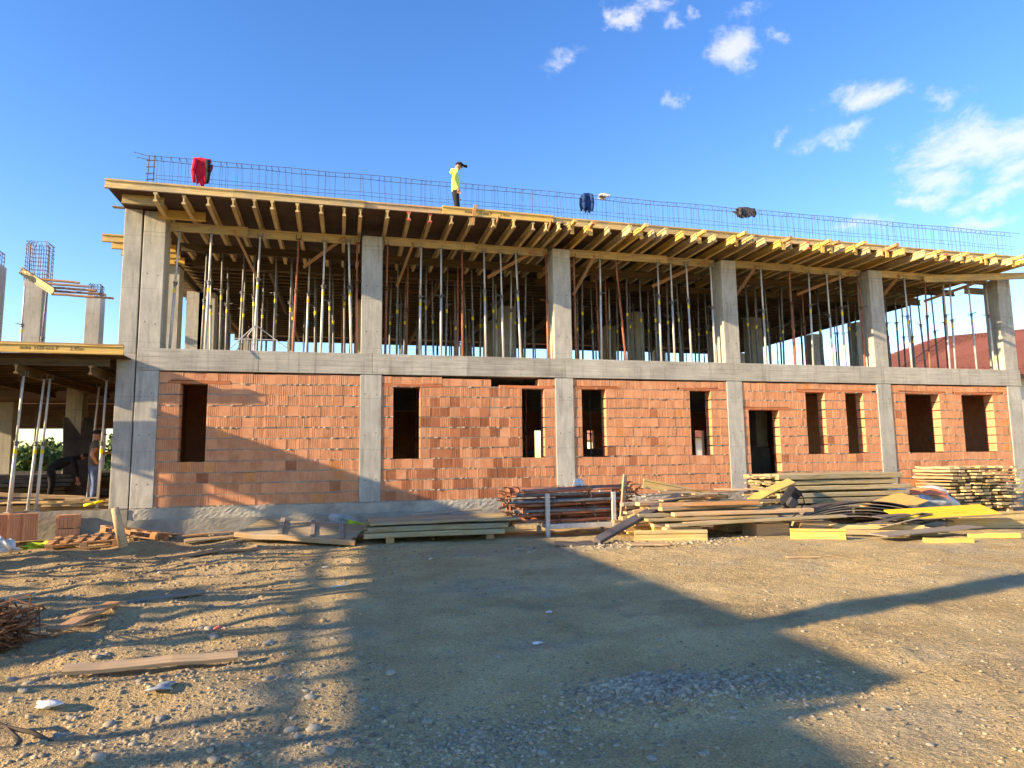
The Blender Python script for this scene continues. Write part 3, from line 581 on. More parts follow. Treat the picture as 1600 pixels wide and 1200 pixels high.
for i, (x, y, k) in enumerate(((-3.2, 1.6, 'rust'), (-3.0, 2.2, 'dark'), (1.9, 2.4, 'rust'), (2.6, 3.0, 'dark'), (4.9, 1.8, 'rust'), (5.6, 2.6, 'rust'), (7.0, 2.2, 'dark'), (9.9, 1.9, 'dark'), (13.6, 2.0, 'rust'), (15.2, 2.4, 'dark'))):
    prop('dim %s prop inside the ground floor, %s from the left' % (CLR[k], ORD[i]), (x, y, 0), (x+R.uniform(-.1, .1), y, 3.2), k, 'props inside the ground floor', 2)
for i, (x, y) in enumerate(((7.2, 3.4), (12.6, 3.0), (5.2, 4.6))):
    t = empty('block_pallet', 'dim yellow-wrapped pallet of blocks inside, seen through the %s' % ('middle bay window', 'doorway', 'second bay window')[i], 'pallet', (x, y, 0)); link('wrapped_load', boxmesh(-.6, .6, -.5, .5, .14, 1.25, 'olive_cloth', .03), t); link('base', boxmesh(-.62, .62, -.52, .52, 0, .135, 'grey_wood', .01), t)
for k in range(5):   # props of the wing along the yard
    for x in (-11.2, -8.5):
        y = -14.2+k*2.8+R.uniform(-.2, .2); prop('steel prop under the wing along the left of the yard', (x, y, gh(x, y)), (x, y, 3.1 if x < -10 else 2.9), 'galv', 'props along the yard', 1)
for k in range(15):   # unseen timber posts added to cast shadow streaks over the yard
    for x in (-11.1, -8.3):
        y = -15.5+k*1.05+R.uniform(-.35, .35); plank('shadow_streak_post', 'added timber post outside the frame casting a shadow streak on the yard', (x, y, gh(x, y)-.05), (x+R.uniform(-.05, .05), y, 3.1), .13, .13, 'raw_wood', 'post', 'added shadow posts along the yard')
for i, (x, y, z) in enumerate(((-7.6, 3.2, 0), (-6.3, 4.8, 0), (-8.6, 4.6, 0), (-5.5, 5.6, 0))):
    t = empty('board_stack', 'dark stack of used boards under the left wing, %s' % ('left', 'middle', 'far left', 'behind the worker')[i], 'stack', (x, y, z), (0, 0, R.uniform(-.4, .4)))
    for k in range(7):
        for c in range(3): link('board', plank_mesh(1.5, .24, .09, R.choice(['film_plywood', 'shade_darkened_wood'])), t, loc=(R.uniform(-.12, .12), -.28+c*.27, .06+k*.105))
# tripod braces by the third front prop and by the first
for x, lab in ((-2.07, 'tripod prop stand round the third prop of the leftmost bay'),):
    t = empty('prop_tripod', lab, 'tripod', (x, .2, FZ))
    for a in (0.1, 2.2, 4.1):
        mb = MB(); mb.tube((.03*math.cos(a), .03*math.sin(a), .62), (.85*math.cos(a), .85*math.sin(a)*.5, .01), .013, n=6); link('leg', mb.mesh('leg', 'galvanized'), t)
    mb = MB(); mb.tube((-.45, -.1, .28), (.5, -.1, .28), .010, n=6); link('crossbar', mb.mesh('crossbar', 'galvanized'), t)
# ------------------------------------------------------------------ formwork of the upper deck
JZ = 6.622; PRZ = 6.42
ptop = [(-4.0, .28), (.90, 5.16), (5.76, 10.12), (10.70, 15.08), (15.67, 19.93)]
for b, (a, c) in enumerate(ptop):
    mid = a+(c-a)*(.36, .5, .62, .5, .55)[b]
    hbeam('left main beam carried by the front props in the %s' % BAY[b], (a, .2, PRZ), (mid+.15, .2, PRZ), group='front main beams')
    hbeam('right main beam carried by the front props in the %s' % BAY[b], (mid-.15, .29, PRZ), (c, .29, PRZ), group='front main beams')
    for yy in (1.75, 3.15):
        hbeam('inner main beam under the front deck strip in the %s' % BAY[b], (a-.1, yy, PRZ), (c+.3, yy, PRZ), 'shade_darkened_wood', group='inner main beams, %s' % BAY[b])
    plank('diagonal_brace', 'diagonal orange board brace from main beam to prop at the left of the %s' % BAY[b], (a+.9+(.5 if b == 0 else -.2), .10, PRZ-.02), (a+.35+(1.5 if b == 0 else 0), 1.0, PRZ-.95), .09, .025, 'orange_wood', 'brace', 'diagonal braces', roll=1.4)
    plank('diagonal_brace', 'diagonal orange board brace near the right end of the %s' % BAY[b], (c-.35, .08, PRZ+.0), (c-1.4, 1.4, PRZ-.45), .09, .025, 'orange_wood', 'brace', 'diagonal braces', roll=1.4)
JX = [-4.0, -3.45, -2.96, -2.45, -2.01, -1.64, -1.11, -0.6, -0.09, 0.27, 0.88, 1.37, 1.87, 2.38, 2.83, 3.39, 3.89, 4.39, 4.72, 5.02, 5.28, 5.78, 6.34, 6.82, 7.14, 7.55, 7.8, 8.33, 8.78, 9.29, 9.84, 10.30, 10.75, 11.28, 11.66, 12.11, 12.52, 12.79, 13.23, 13.59, 14.15, 14.65, 15.2, 15.9, 16.33, 16.86, 17.28, 17.82, 18.13, 18.73, 19.17, 19.67]
redtips = (11, 12, 35, 45)
BR = [20, 21, 24, 28, 30, 33, 36, 37, 39, 41, 44, 46, 48, 50]
for i, x in enumerate(JX):
    tip = -1.06-R.uniform(0, .10) if x < 5 else -1.08-R.uniform(0, .24)
    if i in (22, 23, 26, 31, 32): tip -= .08
    sk = R.uniform(-.05, .05) + (-.06 if x < -1 else 0)
    hbeam('formwork joist with its end sticking out below the deck edge, %s' % ('red painted tip' if i in redtips else ('left half, dull ends' if x < 5 else 'right half, sunlit ends')), (x, tip, JZ), (x+sk, 3.35, JZ), 'aged_yellow_wood' if x < 5 or i % 3 else 'yellow_wood', 'red-tipped joists' if i in redtips else ('joists, left half' if x < 5 else 'joists, right half'), tips=(i in redtips))
nb = 0
for i in BR:
    x = JX[i]+.075; y0 = -.95
    t = empty('outrigger_bracket', 'sunlit yellow timber outrigger bracket nailed on a joist end, %s from the left' % ORD[nb], 'bracket', (x, y0, JZ), (0, 0, R.uniform(-.08, .08)), 'outrigger brackets along the right deck edge'); nb += 1
    ln = R.uniform(.62, .85)
    link('outrigger_arm', plank_mesh(ln, .09, .09, 'orange_wood' if i % 4 == 1 else 'yellow_wood'), t, mw=frame((0, -ln+.18, .068), (0, .18, .060)))
    link('post', plank_mesh(.3, .10, .03, 'yellow_wood'), t, mw=frame((.01, -.20, -.16), (.01, -.20, .14)))
for i in (12, 13, 16): plank('short_stud', 'short upright board nailed to a joist near the worker, number %s along the edge' % ORD[i-12], (JX[i+2]+.05, -1.06, JZ-.1), (JX[i+2]+.12, -1.1, JZ+.42 if i == 12 else JZ+.14), .08, .03, 'orange_wood', 'stud')
# rear zone: joists across, main beams running back
for k in range(27):
    y = 3.6+k*.41
    for s in range(5): 
        a = -5.35+s*5.2; hbeam('joist running along the building deep under the upper deck', (a, y, JZ), (a+5.18, y, JZ), 'shade_darkened_wood', group='deep joists')
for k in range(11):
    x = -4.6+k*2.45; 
    hbeam('main beam running back deep under the upper deck', (x, 3.4, PRZ), (x, 8.9, PRZ), 'shade_darkened_wood', group='deep main beams'); hbeam('main beam running back deep under the upper deck', (x+.09, 8.8, PRZ), (x+.09, 14.6, PRZ), 'shade_darkened_wood', group='deep main beams')
for i in range(10):
    x0 = -4.9+i*2.52
    for jr, (y0, y1) in enumerate(((-1.10 if x0 < 5 else -.92, .4), (.405, 1.9), (1.905, 3.4), (3.405, 6.2), (6.205, 9.0), (9.005, 11.8), (11.805, 14.6))):
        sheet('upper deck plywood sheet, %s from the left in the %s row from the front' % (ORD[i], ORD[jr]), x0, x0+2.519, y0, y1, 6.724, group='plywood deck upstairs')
for i, (x0, x1) in enumerate(((-3.3, -1.9), (-2.2, .2), (7.5, 9.2), (9.9, 12.2), (12.6, 15.2))): sheet('loose brown plywood sheet lying on the deck behind the edge beam, %s from the left' % ORD[i], x0, x1, -.92+(.15 if i > 1 else 0), -.2, 6.935+.004*i, t=.018)
for i in range(5): plank('side_board', 'dark side board of the far edge formwork, %s from the left' % ORD[i], (-4.8+i*5.05, 14.75, 6.50), (.23+i*5.05, 14.75, 6.50), .04, .34, 'plywood', 'board', 'far side boards')
# edge stop beams
ES = [(-4.98, -2.44, -1.05, -1.03, 6.852, 6.846, 'aged_yellow_wood'), (-2.47, .36, -1.035, -1.0, 6.853, 6.842, 'aged_yellow_wood'), (.33, 2.20, -.96, -.96, 6.845, 6.842, 'raw_wood'), (2.16, 4.93, -1.04, -1.0, 6.858, 6.848, 'yellow_wood'),
      (4.89, 7.02, -.94, -.92, 6.842, 6.842, 'aged_yellow_wood'), (7.0, 10.76, -.92, -.86, 6.845, 6.842, 'aged_yellow_wood'), (10.74, 15.05, -.84, -.81, 6.843, 6.842, 'aged_yellow_wood'), (15.02, 19.93, -.79, -.76, 6.842, 6.84, 'aged_yellow_wood')]
for i, (a, b, ya, yb, za, zb, mt) in enumerate(ES):
    lb = 'bright yellow lettered edge beam of the upper deck below the worker' if i == 3 else 'timber edge beam along the upper deck, %s from the left' % ORD[i]
    e = hbeam(lb, (a, ya, za), (b, yb, zb), mt, 'upper deck edge beams')
    if i == 3: text('doka  H20 eco P       2.45m', .10, e, Matrix.Translation((-.85, -.0155, -.03)) @ Matrix.Rotation(math.pi/2, 4, 'X'))
hbeam('second timber beam under the left corner of the upper deck edge', (-4.72, -.8, 6.63), (-3.9, -.8, 6.63)); hbeam('lower yellow beam at the left corner beside the tall column', (-4.2, -.05, 6.62), (-3.2, -.05, 6.62), 'yellow_wood')
hbeam('dark beam end sticking out past the right end column', (19.6, .8, 6.25), (21.3, .8, 6.25)); plank('loose_board', 'thin board jutting left from the top of the tall column', (-5.15, .1, 6.76), (-4.5, .12, 6.75), .12, .03, 'grey_wood', 'board')
hbeam('diagonal bracing beam at the upper right end of the deck', (17.2, .05, 6.30), (20.9, -.55, 6.46), 'aged_yellow_wood')
for k in range(4): hbeam('yellow joist end sticking out left of the tall corner column, %s from the front' % ORD[k], (-5.98+.07*k, 2.0+.5*k, 6.62-.02*k), (-4.4, 2.0+.5*k, 6.62-.02*k), 'yellow_wood', 'joist ends left of the corner column')
# ------------------------------------------------------------------ reinforcement
cg = empty('rebar_cage', 'long beam cage of thin reinforcing bars standing along the upper deck', 'rebar', (-4.5, .1, 6.75))
for yy, zz, nm in ((-.12, 1.25, 'top_bar'), (.12, 1.24, 'top_bar'), (-.12, .80, 'side_bar'), (.12, .80, 'side_bar'), (-.12, .3, 'bottom_bar'), (.12, .3, 'bottom_bar')):
    mb = MB(); pts = [(-.28 if zz > 1 else 0, yy, zz+.05 if zz > 1 else zz)]+[(k*.8, yy+.012*math.sin(k*1.7), zz+.012*math.sin(k*2.3+yy*9)) for k in range(0, 33)]; mb.path(pts, .007 if zz > 1 else .0045, 5); link(nm, mb.mesh(nm, 'rebar_steel'), cg)
sm = []
for v in range(5):
    mb = MB(); q = random.Random(v); dx = q.uniform(-.05, .05); sx_ = q.uniform(-.04, .04)
    mb.path([(dx, -.13, 1.255), (sx_, -.13, .28), (sx_, .13, .28), (dx, .13, 1.25), (dx, -.13, 1.255), (dx+.015, -.09, 1.16)], .0038, 4); sm.append(mb.mesh('stirrup', 'rebar_steel'))
for k in range(148): link('stirrup', sm[R.randrange(5)], cg, loc=(.15+k*.17+R.uniform(-.05, .05), 0, 0))
def col_cage(label, x, y, z0, z1, w, nb_=4, mat='rust', step=.12):
    t = empty('rebar_cage', label, 'rebar', (x, y, z0)); H = z1-z0
    for i in range(nb_):
        for j in range(nb_):
            if 0 < i < nb_-1 and 0 < j < nb_-1: continue
            a, b = w*(i/(nb_-1)-.5), w*(j/(nb_-1)-.5); mb = MB(); h = H*R.uniform(.9, 1.0); mb.path([(a, b, -.05), (a+R.uniform(-.02, .02), b, h-.06), (a*.75, b*.75, h)], .010, 5); link('bar', mb.mesh('bar', mat), t)
    k = .04
    while k < H-.04:
        mb = MB(); s = w/2+.012; mb.path([(-s, -s, k), (s, -s, k+.01), (s, s, k), (-s, s, k+.01), (-s, -s, k)], .007, 4); link('tie', mb.mesh('tie', mat), t); k += step
    return t
col_cage('rust-brown rebar cage on top of the tall corner column', -4.70, .25, 6.72, 7.05, .28, 4, 'rust', .09)
col_cage('tall rust-brown rebar cage above the upper left column', -9.42, 7.2, 6.7, 8.0, .55, 5, 'rust', .13)
col_cage('rebar cage at the left picture edge above a concrete column', -9.98, 5.65, 6.74, 7.2, .4, 4, 'rust', .12)
col_cage('small rebar cage on the lone far-left column', -8.45, 9.2, 6.74, 7.2, .34, 5, 'rebar_steel', .09)
lc = empty('rebar_cage', 'narrow upright rebar ladder at the left end of the deck', 'rebar', (-4.46, .12, 6.75))
for a in (-.06, .06):
    mb = MB(); mb.tube((a, 0, 0), (a+.03, 0, 1.32), .011, n=5); link('bar', mb.mesh('bar', 'rebar_steel'), lc)
for k in range(8): mb = MB(); mb.tube((-.08, 0, .1+k*.155), (.1, 0, .12+k*.155), .012, n=5); link('rung', mb.mesh('rung', 'rebar_steel'), lc)
# formwork left of the tall column (upper left structures)
hbeam('beam sloping out from the upper left column on the wing', (-9.4, 6.0, 6.72), (-8.2, 5.2, 5.93)); 
prop('slim prop standing under the sloping beam on the left wing deck', (-8.5, 5.3, 3.30), (-8.42, 5.3, 5.95), 'dark', None, 2, 1.3)
prop('prop with yellow band beside the upper left column', (-8.85, 5.0, 3.30), (-8.85, 5.0, 6.0), 'galv', None, 2, 1.6)
for k in range(5): plank('formwork_board', 'rough board sticking out to the right of the upper left column', (-9.3, 6.5+k*.35, 6.60-.03*k), (-8.05+.14*k, 6.5+k*.35, 6.55-.03*k), .10, .06, 'orange_wood', 'board', 'boards sticking out of the upper left column', parent=None)
# ------------------------------------------------------------------ people
def person(label, loc, rotz, J, mats, classify, hat='black_cloth'):
    root = empty('person', label, 'person', loc, (0, 0, rotz))
    names = list(J); idx = {n: i for i, n in enumerate(names)}
    E_ = [('pelvis', 'spine'), ('spine', 'chest'), ('chest', 'neck'), ('neck', 'head'), ('head', 'crown')]
    for s in 'lr': E_ += [('chest', 'sh'+s), ('sh'+s, 'el'+s), ('el'+s, 'wr'+s), ('wr'+s, 'ha'+s), ('pelvis', 'hip'+s), ('hip'+s, 'kn'+s), ('kn'+s, 'an'+s), ('an'+s, 'to'+s)]
    me = bpy.data.meshes.new('body'); me.from_pydata([J[n][:3] for n in names], [(idx[a], idx[b]) for a, b in E_], [])
    o = bpy.data.objects.new('body', me); COL.objects.link(o)
    md = o.modifiers.new('s', 'SKIN'); md.use_smooth_shade = True
    for i, n in enumerate(names):
        sv = me.skin_vertices[0].data[i]; r = J[n][3]; sv.radius = (r, r*(J[n][4] if len(J[n]) > 4 else 1)); sv.use_root = (n == 'pelvis')
    o.modifiers.new('d', 'SUBSURF').levels = 2; o.modifiers['d'].render_levels = 2
    bpy.context.view_layer.update()
    m2 = bpy.data.meshes.new_from_object(o.evaluated_get(bpy.context.evaluated_depsgraph_get())); bpy.data.objects.remove(o)
    # fingers joined on to the hands
    mb = MB(); mb.v = [tuple(v.co) for v in m2.vertices]; mb.f = [tuple(p.vertices) for p in m2.polygons]; mb.mi = [0]*len(mb.f)
    for s in 'lr':
        w_ = Vector(J['wr'+s][:3]); h_ = Vector(J['ha'+s][:3]); d = (h_-w_).normalized(); sd = d.cross(Vector((0, 1, 0))).normalized(); nn = d.cross(sd)
        for k, ln in enumerate((.065, .08, .075, .055)):
            b0 = h_+d*.01+sd*(.02*k-.03); b1 = b0+d*ln*.5+nn*.006; mb.tube(b0, b1, .009, .0085, 6); mb.tube(b1, b1+d*ln*.4+nn*.02, .0085, .007, 6)
        t0 = w_+(h_-w_)*.5-sd*.03; mb.tube(t0, t0+d*.04-sd*.025, .011, .010, 6); mb.tube(t0+d*.04-sd*.025, t0+d*.075-sd*.03, .010, .008, 6)
    hd = Vector(J['head'][:3]); fw = Vector(J['face'][:3]) if 'face' in J else Vector((1, 0, 0))
    mb.tube(hd+fw*.085+Vector((0, 0, .0)), hd+fw*.115-Vector((0, 0, .025)), .012, .016, 6)
    for s in (-1, 1): mb.blob(hd+Vector((-.005, s*.092, 0)), (.02, .012, .032), 3, 1, .1)
    me = mb.mesh('body', mats, True)
    for p in me.polygons: p.material_index = classify(p.center)
    bpy.data.meshes.remove(m2)
    link('body', me, root)
    hb = MB(); cr = Vector(J['crown'][:3]); hb.blob(cr-Vector((.01, 0, .005)), (.112, .10, .075), 5, 2, .03, flat=.35); b0 = cr+fw*.09-Vector((0, 0, .02)); b1 = cr+fw*.20-Vector((0, 0, .05)); hb.bar(b0, b1, .15, .012)
    link('cap', hb.mesh('cap', hat, True), root)
    for s in (-1, 1): eb = MB(); eb.blob(hd+fw*.088+Vector((0, s*.033, .022)), (.009, .011, .008), 2, 1, 0); link('eye', eb.mesh('eye', 'black_cloth', True), root)
    return root
def stand():
    J = dict(pelvis=(0, 0, .95, .135, 1.15), spine=(0, 0, 1.13, .125, 1.2), chest=(-.01, 0, 1.33, .135, 1.3), neck=(.0, 0, 1.50, .058), head=(.035, 0, 1.63, .088), crown=(.045, 0, 1.70, .082))
    for s, k in (('l', 1), ('r', -1)):
        J.update({'sh'+s: (0, k*.19, 1.42, .07), 'el'+s: (-.04, k*.25, 1.15, .05), 'wr'+s: (.06, k*.24, .92, .033), 'ha'+s: (.09, k*.235, .85, .036),
                  'hip'+s: (0, k*.09, .88, .10), 'kn'+s: (.03, k*.10, .49, .066), 'an'+s: (-.02, k*.10, .10, .05), 'to'+s: (.14, k*.11, .04, .042)})
    return J
J = stand(); J['head'] = (.075, 0, 1.61, .088); J['crown'] = (.11, 0, 1.675, .082); J['knl'] = (.06, .10, .50, .066)
def cA(c):
    if c.z > 1.53: return 2
    if abs(c.y) > .17 and c.z < .93: return 2
    if c.z > .90: return 0
    return 3 if c.z < .1 else 1
pa = person('worker in neon yellow hoodie and dark trousers standing on the upper deck looking down', (2.60, -.32, 6.746), -.15, J, ['neon_cloth', 'black_cloth', 'skin', 'grey_cloth'], cA); pa.scale = (.96, .96, .96)
hb = MB(); hb.blob((-.07, 0, 1.47), (.09, .13, .07), 4, 2, .15); link('hood', hb.mesh('hood', 'neon_cloth', True), pa)
J = stand(); J['elr'] = (-.12, -.36, 1.20, .045); J['wrr'] = (.0, -.22, 1.02, .033); J['har'] = (.05, -.17, .98, .034)
J['ell'] = (.2, .30, 1.22, .045); J['wrl'] = (.42, .25, 1.25, .033); J['hal'] = (.5, .24, 1.26, .035); J['anl'] = (.04, .16, .10, .05); J['tol'] = (.2, .18, .04, .042)
def cB(c):
    arm = abs(c.y) > .20 and c.z > .94 and c.z < 1.34
    if c.z > 1.53 or arm: return 2
    if c.z > .94: return 0
    return 3 if c.z < .1 else 1
person('worker in dark t-shirt and blue jeans standing under the left wing with hand on hip', (-5.62, 1.2, 0), .5, J, ['olive_cloth', 'denim', 'skin', 'black_cloth'], cB)
J = stand()
for n in ('spine', 'chest', 'neck', 'head', 'crown', 'shl', 'shr', 'ell', 'elr', 'wrl', 'wrr', 'hal', 'har'):
    x, y, z = J[n][:3]; v = Matrix.Rotation(1.15, 3, 'Y') @ Vector((x, y, z-.95)); J[n] = (v.x, v.y, v.z+.92, *J[n][3:])
for s, k in (('l', 1), ('r', -1)): J['el'+s] = (.52, k*.24, .84, .05); J['wr'+s] = (.56, k*.2, .60, .033); J['ha'+s] = (.58, k*.19, .53, .036)
def cC(c): return 2 if (c.x > .60 and c.z > .95) or (c.x > .45 and c.z < .66) else (0 if c.z > .90 or c.x > .3 else 1)
person('worker in dark clothes bending over under the left wing', (-7.0, 2.6, 0), .3, J, ['black_cloth', 'black_cloth', 'skin', 'black_cloth'], cC)
J = stand(); person('worker in red top half hidden behind the tall corner column', (-5.42, 2.9, 0), 2.6, J, ['plastic_red', 'black_cloth', 'skin', 'black_cloth'], cA)
# ------------------------------------------------------------------ clothes hung on the rebar
def cloth(name, label, x, z, w, h, mat, side=None, seed=1):
    t = empty(name, label, 'clothing', (x, -.02, z)); q = random.Random(seed)
    for k, yy in enumerate((-.035, .27)):
        mb = MB(); nx_, nz_ = 14, 12
        for iz in range(nz_+1):
            f = iz/nz_; ww = w*(1-.35*f+.12*math.sin(f*5+seed))
            for ix in range(nx_+1):
                g = ix/nx_-.5; mb.v.append((g*ww+.03*f*math.sin(seed), yy*(1-.0*f)-.03*abs(math.sin(g*17+seed+f*2))*(.3+f)+(-.0 if k else -.01), .02-f*h*(1 if k == 0 else .7)*(1+.10*math.sin(g*9+seed))))
        for iz in range(nz_):
            for ix in range(nx_): o = iz*(nx_+1)+ix; mb.f.append((o, o+1, o+nx_+2, o+nx_+1)); mb.mi.append(0)
        ob = link('front_drape' if k == 0 else 'back_drape', mb.mesh('drape', mat, True), t); s = ob.modifiers.new('t', 'SOLIDIFY'); s.thickness = .012
    mb = MB(); mb.blob((0, .115, .035), (w*.5, .17, .035), seed, 2, .2); link('fold', mb.mesh('fold', mat, True), t)
    if name == 'jacket':
        for k, g in enumerate((-.42, .42)): mb = MB(); mb.tube((g*w*.9, -.06, -.02), (g*w*1.15, -.085, -h*.5), .055, .05, 8); mb.tube((g*w*1.15, -.085, -h*.5), (g*w*.95, -.075, -h*.88), .05, .036, 8); link('sleeve', mb.mesh('sleeve', side if k else mat, True), t)
    if False: mb = MB(); mb.blob((w*.5, .0, -h*.35), (w*.18, .07, h*.4), seed+3, 2, .3); link('sleeve', mb.mesh('sleeve', side, True), t)
cloth('jacket', 'red and black jacket hung over the rebar cage at the left', -3.33, 8.0, .34, .66, 'red_cloth', 'black_cloth', 1)
cloth('jacket', 'blue jacket hung over the rebar cage right of the worker', 6.22, 8.0, .26, .52, 'blue_cloth', 'blue_cloth', 5)
cloth('jacket', 'dark grey jacket hung over the rebar cage at the right', 11.05, 8.0, .50, .27, 'grey_cloth', 'black_cloth', 8)
cloth('rag', 'white rag lying on the rebar cage beside the blue jacket', 6.75, 8.03, .26, .08, 'white_cloth', None, 3)
# ------------------------------------------------------------------ yard: prop rack and leaning timbers
GZ = -.62
rk = empty('prop_rack', 'galvanized steel rack holding a heap of rusty props', 'rack', (4.9, -2.3, GZ))
for px, py in ((-.78, -.40), (.70, -.40), (-.72, .45), (.76, .45)): link('post', boxmesh(px-.045, px+.045, py-.03, py+.03, -.05, .86, 'galvanized', .006), rk)
for py in (-.40, .45): link('rail', boxmesh(-.73, .65, py-.025, py+.025, .13, .23, 'galvanized', .006), rk)
for px in (-.78, .70): link('cross_rail', boxmesh(px-.025, px+.025, -.37, .42, .14, .22, 'galvanized', .006), rk)
def lying_prop(label, p0, p1, kind, group, fork=True):
    mw = frame(p0, p1); L_ = (Vector(p1)-Vector(p0)).length; mw = mw @ Matrix.Translation((-L_/2, 0, 0)) @ Matrix.Rotation(math.pi/2, 4, 'Y')
    t = link('steel_prop', None, mw=mw, label=label, cat='prop', group=group); D = PM[kind]
    o = link('outer_tube', D['outer'], t); o.scale = (1.1, 1.1, L_*.6); o = link('inner_tube', D['inner'], t, loc=(0, 0, L_*.5)); o.scale = (1.1, 1.1, L_*.5)
    link('collar', D['collar'], t, loc=(0, 0, L_*.6)); link('base_plate', D['plate'], t)
    if fork:
        mb = MB(); [mb.path([(0, 0, 0), (sx*.07, sy*.05, .05), (sx*.08, sy*.06, .16)], .012, 5) for sx in (-1, 1) for sy in (-1, 1)]; link('fork_head', mb.mesh('fork_head', 'rust'), t, loc=(0, 0, L_))
k = 0
for lay in range(7):
    for c in range(5):
        z = GZ+.28+lay*.10+R.uniform(-.015, .015); y = -2.62+c*.155+R.uniform(-.03, .03)+(lay % 2)*.06; x0 = 3.5+R.uniform(-.2, .2); kd = 'rust' if R.random() < .72 else ('dark' if R.random() < .5 else 'galv'); fl = R.random() < .55
        a, b = (x0, y, z+R.uniform(-.03, .05)), (x0+2.5+R.uniform(-.2, .2), y+R.uniform(-.05, .05), z+R.uniform(-.02, .09))
        lying_prop('%s steel prop lying in the heap in the rack, %s layer from the bottom' % ('rusty' if kd == 'rust' else 'grey', ORD[lay]), *((a, b) if fl else (b, a)), kd, '%s props in the rack, %s layer' % ('rusty' if kd == 'rust' else 'grey', ORD[lay]))
hm = MB(); hm.blob((0, 0, .05), (.13, .11, .10), 4, 3, .03, flat=.5); hm.tube((0, 0, .0), (0, 0, .012), .15, .15, 16)
link('safety_helmet', hm.mesh('safety_helmet', 'plastic_white', True), loc=(5.0, -2.2, GZ+.99), label='white helmet lying on top of the props in the rack', cat='helmet')
plank('leaning_board', 'pale plank leaning upright against the right side of the prop rack', (5.62, -2.95, GZ+.02), (5.95, -2.55, GZ+1.18), .17, .035, 'raw_wood', roll=1.45)
plank('dark_beam', 'dark tarred timber slanting up onto the timber heap', (4.55, -4.35, GZ+.06), (6.85, -3.35, GZ+.80), .16, .09, 'film_plywood', roll=.5)
wp = MB()
for a in range(5): wp.path([(0, 0, 0), (.15*math.cos(a*1.2), .05*a-.1, .2+.05*a), (.3*math.cos(a*1.2+.4), .05*a-.1, .3-.06*a)], .009, 5)
link('wire_tangle', wp.mesh('wire_tangle', 'rust'), loc=(6.15, -2.2, GZ+.65), label='tangle of bent rusty wire sticking up right of the prop rack', cat='wire')
# timber heap A
def bearer(x, y, z, lab, grp, s=(.45, .2, .2), mat='raw_wood'): link('bearer_block', boxmesh(-s[0]/2, s[0]/2, -s[1]/2, s[1]/2, 0, s[2], mat, .008), loc=(x, y, z), rot=(0, 0, R.uniform(-.1, .1)), label=lab, cat='block', group=grp)
for x in (6.35, 8.3, 9.3): 
    bearer(x, -4.1, GZ-.02, 'front wooden bearer block under the timber heap, %s' % {6.35: 'left', 8.3: 'middle', 9.3: 'right'}[x], 'bearers under the timber heap', (.75, .5, .26)); bearer(x, -3.0, GZ-.02, 'rear wooden bearer block under the timber heap, %s' % {6.35: 'left', 8.3: 'middle', 9.3: 'right'}[x], 'bearers under the timber heap', (.75, .5, .26))
heap = []
for lay in range(5):
    n = 9-lay
    for c in range(n):
        y = -4.30+lay*.13+c*.20+R.uniform(-.03, .03); z = GZ+.275+lay*.085+R.uniform(-.01, .03); x0 = 5.75+R.uniform(-.45, .75)+lay*.05; L_ = R.uniform(2.2, 3.9)-lay*.2
        mt = R.choice(['weathered_wood', 'weathered_wood', 'raw_wood', 'orange_wood', 'grey_wood', 'aged_yellow_wood']); tl = R.uniform(-.06, .06)*(1+lay*1.6)
        if R.random() < .06: hbeam('yellow formwork beam lying in the timber heap', (x0, y, z+.06), (x0+L_*.8, y+tl, z+.06), group='beams in the timber heap')
        else: plank('plank', 'plank lying in the untidy timber heap right of the prop rack', (x0, y, z), (x0+L_, y+tl, z+R.uniform(-.02, .03)), .17, R.choice((.04, .05, .075)), mt, group='planks in the timber heap')
for i in range(9):
    a = R.uniform(-.5, .5); x, y = 6.6+R.random()*1.9, -3.9+R.random()*1.2; z = GZ+.70+i*.022
    plank('loose_board', 'loose board thrown crooked on top of the timber heap, %s from below' % ORD[i], (x-.6*math.cos(a), y-.6*math.sin(a), z+R.uniform(-.06, .08)), (x+.6*math.cos(a), y+.6*math.sin(a), z), .13, .03, R.choice(['orange_wood', 'raw_wood', 'grey_wood']), 'board', 'loose boards on the timber heap')
for i in range(8):
    y = -4.3+i*.2; x = 5.55+R.uniform(-.25, .3); plank('timber_offcut', 'short timber offcut at the left end of the timber heap', (x, y, GZ+.12+.09*(i % 5)), (x+.8, y+R.uniform(-.2, .2), GZ+.2+.1*(i % 5)), .1, .08, R.choice(['orange_wood', 'raw_wood', 'yellow_wood']), 'timber', 'offcuts at the left end of the heap')
plank('plank', 'long plank along the front of the timber heap on the bearers', (5.95, -4.42, GZ+.30), (9.75, -4.62, GZ+.36), .18, .05, 'weathered_wood')
hbeam('old formwork beam tipped across the back of the timber heap', (6.35, -2.6, GZ+1.02), (8.3, -2.75, GZ+.62))
hbeam('yellow beam end poking out under the front of the timber heap', (5.35, -4.25, GZ+.10), (6.6, -4.75, GZ+.12), 'aged_yellow_wood', roll=.3); hbeam('short yellow beam lying between prop rack and timber heap', (5.75, -3.0, GZ+.1), (6.5, -2.9, GZ+.22), 'yellow_wood')
